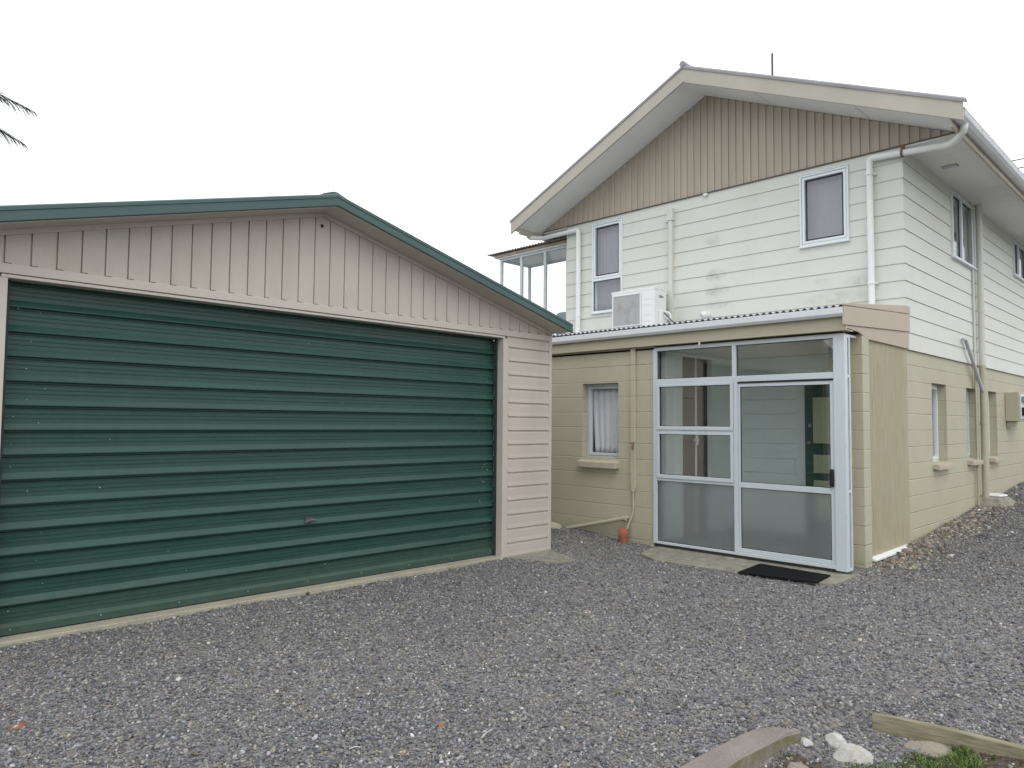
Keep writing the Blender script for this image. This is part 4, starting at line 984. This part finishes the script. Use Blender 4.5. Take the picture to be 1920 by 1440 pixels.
q = MB(); q.tube(bend([(9.45, 6.21, 3.20), (9.47, 6.15, 3.20), (9.50, 6.13, 3.06), (9.62, 6.20, 2.99), (9.70, 6.26, 3.05)], .06), .017, 8); q.tube(bend([(9.45, 6.21, 3.12), (9.48, 6.16, 3.10), (9.55, 6.10, 3.0), (9.64, 6.18, 2.985), (9.71, 6.27, 3.05)], .06), .012, 8); q.build('refrigerant_pipe', 'white_pvc', A)
q = MB(); q.tube(bend([(9.40, 6.20, 3.19), (9.42, 6.14, 3.12), (9.56, 6.08, 3.0), (9.66, 6.12, 2.99), (9.60, 6.17, 3.03)], .05), .009, 6); q.build('cable', 'wire', A)

L = thing('security_lamp', 'small round white lamp on the weatherboards just above the porch roof', 'lamp', (9.70, 5.65, 3.14))
q = MB(); q.tube([(9.735, 5.65, 3.14), (9.68, 5.65, 3.14)], .045, 16); q.tube([(9.69, 5.65, 3.10), (9.69, 5.65, 3.02)], .014, 8); q.build('base', 'white_pvc', L)
q = MB(); q.ball((9.645, 5.665, 3.135), .052, seg=16); q.build('head', 'ac_white', L)
q = MB(); q.ball((9.605, 5.685, 3.13), .027, seg=12, sx=.6); q.build('lens', 'lens', L)

MBX = thing('meter_box', 'olive wall box with grey meter on the lower side wall right of the pipe', 'meter box', (15.3, 2.85, 1.6))
q = MB(); q.box((14.95, 2.745, 1.60), (15.65, YS + .010, 2.10)); q.build('cabinet', 'pipe_olive', MBX, bevel=.008)
q = MB(); q.box((15.02, 2.82, 1.50), (15.22, YS + .010, 1.598)); q.build('conduit_box', 'pipe_olive', MBX, bevel=.006)
q = MB(); q.box((15.0, 2.728, 1.64), (15.6, 2.7445, 2.06)); q.build('meter_panel', 'gutter_white', MBX, bevel=.004)
for z0, z1, mt in ((1.70, 1.84, 'black'), (1.93, 2.03, 'chair_blue')):
    q = MB(); q.box((15.03, 2.66, z0), (15.5, 2.7275, z1)); q.build('meter', mt, MBX, bevel=.01)

gy = MB()
lo_ = [(12.80, 2.50), (13.50, 2.40), (13.95, 2.62), (14.0, 2.94), (12.82, 2.94)]; hi_ = [(13.06, 2.70), (13.40, 2.62), (13.62, 2.72), (13.66, 2.94), (13.02, 2.94)]
gy.add([(x, y, .20) for x, y in lo_] + [(x, y, .43) for x, y in hi_], [(0, 1, 2, 3, 4), (5, 6, 7, 8, 9)] + [(i, (i + 1) % 5, 5 + (i + 1) % 5, 5 + i) for i in range(5)])
gy.prism([(13.16, 2.69, .432), (13.40, 2.64, .432), (13.58, 2.73, .432), (13.60, 2.90, .432), (13.16, 2.90, .432)], (0, 0, .03), 1)
tag(gy.build('gully_surround', ['concrete', 'white_pvc'], bevel=.025), 'concrete gully surround with white top at the foot of the big wall pipe', 'gully')
# small mound and riser by the garage corner
q = MB()
V, F = [], []; seg = 18
for i, (rr_, zz) in enumerate(((.27, .0), (.25, .06), (.20, .105), (.10, .125), (0.001, .13))):
    for j in range(seg): a = 2 * math.pi * j / seg; V.append((7.63 + rr_ * .5 * math.cos(a) * (1 + .12 * math.sin(3 * a)), 6.93 + rr_ * math.sin(a) * (1 + .1 * math.cos(2 * a)), zz + .0))
for i in range(4):
    for j in range(seg): F.append((i * seg + j, i * seg + (j + 1) % seg, (i + 1) * seg + (j + 1) % seg, (i + 1) * seg + j))
q.add(V, F, 0, True)
tag(q.build('concrete_mound', 'plaster'), 'rounded olive painted concrete mound where the sloping waste pipe ends', 'concrete mound')
q = MB(); q.tube(bend([(7.40, 7.0, -.02), (7.40, 7.0, .17), (7.44, 7.0, .20)], .03), .024, 12)
tag(q.build('riser_pipe', 'white_pvc'), 'short white riser pipe standing beside the garage corner', 'pipe')
q = MB(); V, F = [], []; seg = 20
for i, (r_, zz) in enumerate(((.055, -.02), (.062, .06), (.066, .155), (.058, .155), (.054, .03))):
    for j in range(seg): a = 2 * math.pi * j / seg; V.append((7.70 + r_ * math.cos(a), 5.70 + r_ * math.sin(a), zz))
for i in range(4):
    for j in range(seg): F.append((i * seg + j, i * seg + (j + 1) % seg, (i + 1) * seg + (j + 1) % seg, (i + 1) * seg + j))
q.add(V, F, 0, True)
tag(q.build('clay_pipe', 'terracotta'), 'short terracotta drain pipe standing in gravel under the thin hose', 'drain pipe')

# step slab and mat at the sliding door
q = MB(); q.prism([(7.805, 2.86, -.10), (7.32, 2.86, -.10), (7.20, 2.95, -.10), (7.14, 3.4, -.10), (7.06, 4.0, -.10), (7.02, 4.75, -.10), (7.22, 5.10, -.10), (7.50, 5.20, -.10), (7.805, 5.22, -.10)], (0, 0, .078))
tag(q.build('step_slab', 'concrete', bevel=.01), kind='structure')
q = MB(); q.prism([(7.61, 3.80, -.018), (7.56, 3.02, -.018), (7.11, 2.97, -.018), (7.00, 3.74, -.018)], (0, 0, .012))
tag(q.build('doormat', 'rubber_mat', bevel=.003), 'black rubber doormat lying at the foot of the sliding door', 'doormat')
# kerb, timber edging, rocks
def rocky(mb, seg_pts, jit):
    for i, v in enumerate(mb.v): mb.v[i] = tuple(c + random.uniform(-jit, jit) for c in v)
q = MB()
st = [((3.575, 1.640), (3.60, 1.600)), ((3.52, 1.700), (3.50, 1.612)), ((3.44, 1.742), (3.40, 1.622)), ((3.30, 1.760), (3.26, 1.628)), ((3.14, 1.765), (3.10, 1.634)), ((2.95, 1.772), (2.92, 1.640)), ((2.6, 1.785), (2.6, 1.65)), ((2.2, 1.80), (2.2, 1.665))]
V, F = [], []
for i, (fa_, ne_) in enumerate(st):
    t_ = (.004, .016, .022, .026, .028, .028, .028, .028)[i]
    fx_, nx_ = Vector((*fa_, 0)), Vector((*ne_, 0))
    for (t, zz) in ((-.05, -.12), (0, t_ - .010), (.10, t_), (.5, t_ + .004), (.9, t_), (1.0, t_ - .012), (1.12, -.12)):
        p_ = fx_.lerp(nx_, t); V.append((p_.x + random.uniform(-.006, .006), p_.y + random.uniform(-.005, .005), zz + random.uniform(-.003, .003)))
for i in range(len(st) - 1):
    for j in range(6): F.append((i * 7 + j, i * 7 + j + 1, (i + 1) * 7 + j + 1, (i + 1) * 7 + j), )
F.append(tuple(range(7))); F.append(tuple(range((len(st) - 1) * 7, len(st) * 7))[::-1])
for k_, f_q in enumerate(F): q.add([V[i] for i in f_q], [tuple(range(len(f_q)))], 1 if (k_ < 42 and k_ % 6 == 5) else 0)
kb = q.build('kerb_stone', ['kerb_top', 'concrete_dark'])
bm = bmesh.new(); bm.from_mesh(kb.data); bmesh.ops.remove_doubles(bm, verts=bm.verts, dist=1e-5); bmesh.ops.recalc_face_normals(bm, faces=bm.faces); bm.to_mesh(kb.data); bm.free()
tag(kb, 'mossy concrete kerb rising from gravel at the bottom edge of the picture', 'kerb')
q = MB()
V, F = [], []
tst = [(4.098, 1.425, .004), (4.11, 1.30, .012), (4.125, 1.15, .016), (4.14, 1.00, .016), (4.155, .85, .012), (4.17, .68, .008), (4.19, .4, .004), (4.20, .15, .0)]
for i, (x, y, zz) in enumerate(tst):
    j_ = lambda s_: random.uniform(-s_, s_)
    for (dx_, dz_) in ((-.020, -.13), (-.021, -.004), (-.016, 0), (.016, .001), (.021, -.004), (.02, -.13)): V.append((x + dx_ + j_(.002), y, zz + dz_ + j_(.002)))
for i in range(len(tst) - 1):
    for j in range(6): F.append((i * 6 + j, i * 6 + (j + 1) % 6, (i + 1) * 6 + (j + 1) % 6, (i + 1) * 6 + j))
F.append(tuple(range(6))[::-1]); F.append(tuple(range((len(tst) - 1) * 6, len(tst) * 6)))
q.add(V, F)
tag(q.build('timber_edging', 'timber'), 'weathered timber edging board holding back the gravel at lower right', 'timber board')
from mathutils import noise as mnoise
def rock(name, c, size, mat, label, cat='rock', seed=0, rz=0):
    bm = bmesh.new(); bmesh.ops.create_icosphere(bm, subdivisions=4, radius=1)
    for v in bm.verts:
        p = v.co.copy(); k = 1 + .28 * mnoise.noise(p * 1.3 + Vector((seed, 0, 0))) + .10 * mnoise.noise(p * 3.5 + Vector((0, seed, 0))) + .035 * mnoise.noise(p * 9)
        f_ = p * k
        for pl in ((.7, .3, .6), (-.5, .6, .6), (.1, -.8, .55), (0, .1, 1), (-.8, -.5, .4), (.6, -.5, .9), (-.3, -.3, 1)):       # a few flat broken faces
            nrm = Vector(pl).normalized(); dd_ = f_.dot(nrm) - .74 - .05 * math.sin(seed + pl[0] * 9)
            if dd_ > 0: f_ -= nrm * dd_ * .95
        v.co = f_
    bmesh.ops.scale(bm, vec=size, verts=bm.verts); bmesh.ops.rotate(bm, matrix=Matrix.Rotation(rz, 3, 'Z'), verts=bm.verts)
    me = bpy.data.meshes.new(name); bm.to_mesh(me); bm.free(); me.materials.append(M[mat])
    ob = bpy.data.objects.new(name, me); ob.location = c; COL.objects.link(ob)
    return tag(ob, label, cat)
rock('rock', (3.74, 1.475, -.055), (.06, .05, .05), 'rock_white', 'smaller white quartz rock on the left of the cracked pair', seed=2, rz=.5)
rock('rock', (3.66, 1.365, -.06), (.095, .07, .062), 'rock_white', 'larger white quartz rock on the right of the cracked pair', seed=5, rz=-.7)
rock('rock', (4.03, 1.13, -.075), (.10, .12, .04), 'rock_grey', 'flat grey brown stone lying beside the timber edging', seed=9, rz=.4)
rock('rock', (3.37, 1.505, -.075), (.055, .05, .03), 'rock_grey', 'small tan stone next to the end of the mossy kerb', seed=12, rz=.2)
rock('rock', (3.31, 1.49, -.075), (.05, .04, .028), 'rock_white', 'small pale stone nearest the foot of the mossy kerb', seed=14, rz=.9)
rock('rock', (3.61, 1.575, -.045), (.03, .03, .02), 'rock_white', 'tiny white stone between the kerb end and the quartz pair', seed=17)
rock('brick_shard', (.875, 4.28, -.004), (.045, .03, .016), 'terracotta', 'flat red brick shard on gravel at the far left', 'brick shard', seed=21, rz=.4)
rock('brick_shard', (2.377, 2.872, -.002), (.02, .014, .012), 'terracotta', 'small red brick shard on gravel near the bottom centre', 'brick shard', seed=23)

# weeds and moss: short blades in the soil bed
def blades(name, spots, label):
    V, F, C = [], [], []
    for (cx, cy, r_, n_, h) in spots:
        for i in range(n_):
            a = random.uniform(0, 2 * math.pi); rr_ = r_ * math.sqrt(random.random()); x, y = cx + rr_ * math.cos(a), cy + rr_ * math.sin(a)
            z = float(ground_z(x, y)) - .003; t = random.uniform(0, 2 * math.pi); w_ = random.uniform(.0012, .003); hh = h * random.uniform(.4, 1.2); ln_ = hh * random.uniform(.2, 1.0)
            dx_, dy_ = math.cos(t), math.sin(t); k = len(V)
            col = random.choice([(.06, .13, .02), (.09, .17, .03), (.12, .19, .04), (.05, .10, .02), (.15, .17, .05)])
            for s_, (f0, wz) in enumerate(((0, 1), (.5, .8), (1, .1))):
                px_, py_ = x + dx_ * ln_ * f0 * f0, y + dy_ * ln_ * f0 * f0; pz_ = z + hh * (f0 - .25 * f0 * f0)
                V += [(px_ - dy_ * w_ * wz, py_ + dx_ * w_ * wz, pz_), (px_ + dy_ * w_ * wz, py_ - dx_ * w_ * wz, pz_)]; C += [col, col]
            F += [(k, k + 1, k + 3, k + 2), (k + 2, k + 3, k + 5, k + 4)]
    me = bpy.data.meshes.new(name); me.from_pydata(V, [], F); me.materials.append(M['leaf'])
    ca = me.attributes.new('col', 'FLOAT_COLOR', 'POINT'); ca.data.foreach_set('color', [c for q_ in C for c in (*q_, 1)])
    ob = bpy.data.objects.new(name, me); COL.objects.link(ob); return tag(ob, label, 'weeds', kind='stuff')
blades('weeds', [(3.80, 1.06, .14, 900, .035), (3.98, .98, .08, 350, .04), (4.08, 1.02, .04, 120, .05), (3.55, 1.26, .09, 420, .025), (3.42, 1.28, .07, 250, .02), (3.30, 1.42, .06, 220, .025), (3.68, 1.20, .06, 160, .02), (4.10, .90, .02, 25, .05), (3.44, 1.58, .02, 40, .025), (3.40, 2.55, .012, 22, .035), (3.6, .95, .2, 700, .03)],
       'short green weeds and moss growing in the soil behind the timber edging')

# straw and twigs on the gravel
def straw(x, y, a, ln_, label):
    q = MB(); z = float(ground_z(x, y)) + .012
    q.tube([(x, y, z), (x + .5 * ln_ * math.cos(a), y + .5 * ln_ * math.sin(a), z + .008), (x + ln_ * math.cos(a), y + ln_ * math.sin(a), z + .002)], .0022, 6)
    return q.build('twig', 'pipe_cream')
for (x, y, a, ln_, lb) in ((2.40, 2.60, .3, .10, 'longest pale straw lying on gravel right of the bottom centre'), (2.74, 2.95, 1.2, .06, 'short pale straw on gravel above the straw at bottom centre'), (3.95, 1.78, 1.0, .05, 'pale twig on gravel just left of the timber edging end'), (1.9, 2.95, -.5, .05, 'short pale straw on gravel in front of the roller door')):
    tag(straw(x, y, a, ln_, lb), lb, 'twig', 'twigs on the gravel')

# ------------------------------------------------------------------ antenna, power lines, palm
q = MB(); q.tube([(10.5, 4.967, 6.30), (10.5, 4.967, 7.19)], .016, 10)
q.tube([(10.5, 4.967, 6.38), (10.5, 4.967, 6.46)], .05, 12)
tag(q.build('roof_mast', 'wire'), 'thin dark mast standing up from the house roof right of the ridge', 'mast')
poles = []
for yv in (-24, 34):
    P = thing('power_pole', 'grey timber power pole beyond the house', 'power pole', (40, yv, 0), 'power poles behind the house')
    P['label'] = 'grey power pole at the right end of the three cables' if yv < 0 else 'grey power pole hidden behind the house end of the three cables'
    q = MB(); q.tube([(40, yv, -.5), (40, yv, 14.4)], [.16, .11], 14); q.build('pole', 'pole', P)
    q = MB(); q.box((39.9, yv - .06, 12.9), (40.25, yv + .06, 13.98)); q.build('bracket', 'pole', P)
def cable(z, lb):
    q = MB(); pts = []
    for i in range(25):
        t = i / 24; pts.append((40, -24 + 58 * t, z - .5 * 4 * t * (1 - t) + .5 * 4 * .531 * .469))
    q.tube(pts, .024, 6, caps=False); tag(q.build('power_cable', 'wire'), lb, 'cable', 'power cables behind the house')
cable(13.87, 'topmost of the three thin power cables right of the roof'); cable(13.47, 'middle of the three thin power cables right of the roof'); cable(13.15, 'lowest of the three thin power cables right of the roof')

PT = thing('palm_tree', 'tall palm whose drooping fronds reach in at the upper left edge', 'palm tree', (.75, 20, 0))
q = MB(); q.tube([(.75, 20, -.2), (.78, 20, 2.5), (.74, 20.02, 5.5), (.75, 20, 8.1)], [.22, .16, .14, .15], 14); q.build('trunk', 'palm_trunk', PT)
def frond(az, ln_, rise, droop, name='frond', z0=8.15):
    V, F, C = [], [], []; n_ = 40; sp_ = []
    for i in range(n_ + 1):
        t = i / n_; rr_ = ln_ * t * (1 - .12 * t); zz = z0 + rise * math.sin(min(1, t * 1.25) * 1.75) - droop * t ** 2.4
        sp_.append(Vector((.75 + rr_ * math.sin(az), 20 + rr_ * math.cos(az), zz)))
    def strip(a, b_, c, w0, w1, col):
        side = (c - a).cross(Vector((0, 0, 1)))
        side = side.normalized() if side.length > 1e-5 else Vector((1, 0, 0))
        k = len(V)
        for p, w_ in ((a, w0), (b_, w0 * .8), (c, w1)): V.extend([p - side * w_, p + side * w_]); C.extend([col, col])
        F.extend([(k, k + 1, k + 3, k + 2), (k + 2, k + 3, k + 5, k + 4)])
    lat = Vector((math.cos(az), -math.sin(az), 0))
    for i in range(n_): strip(sp_[i], (sp_[i] + sp_[i + 1]) / 2, sp_[i + 1], .02 * (1 - i / n_) + .006, .02 * (1 - (i + 1) / n_) + .006, (.10, .10, .055))
    for i in range(5, n_ + 1):
        t = i / n_; tan = (sp_[i] - sp_[i - 1]).normalized(); L_ = (.55 * math.sin(math.pi * min(1, t * .85 + .12)) + .12) * random.uniform(.85, 1.15)
        for sg in (-1, 1):
            for rep in range(2):
                o_ = sp_[i] + tan * random.uniform(-.03, .03)
                dr_ = (tan * random.uniform(.75, 1.0) + lat * sg * random.uniform(.35, .65)).normalized()
                mid = o_ + dr_ * L_ * .55 - Vector((0, 0, .05 * L_)); end = o_ + dr_ * L_ * .95 - Vector((0, 0, random.uniform(.15, .5) * L_))
                g_ = random.uniform(.8, 1.2); strip(o_, mid, end, .013, .003, (.11 * g_, .125 * g_, .095 * g_))
    me = bpy.data.meshes.new(name); me.from_pydata(V, [], F); me.materials.append(M['leaf'])
    ca = me.attributes.new('col', 'FLOAT_COLOR', 'POINT'); ca.data.foreach_set('color', [c for q_ in C for c in (*q_, 1)])
    ob = bpy.data.objects.new(name, me); COL.objects.link(ob); attach(ob, PT)
frond(R(90), 3.5, 1.10, .35, z0=8.02); frond(R(92), 3.3, .60, .55, z0=7.86)
for i in range(16):
    az = R(120 + i * 19 + random.uniform(-5, 5))
    if R(40) < (az % (2 * math.pi)) < R(118): az += R(90)
    frond(az, random.uniform(2.0, 2.6), random.uniform(.4, 1.3), random.uniform(.9, 2.0))
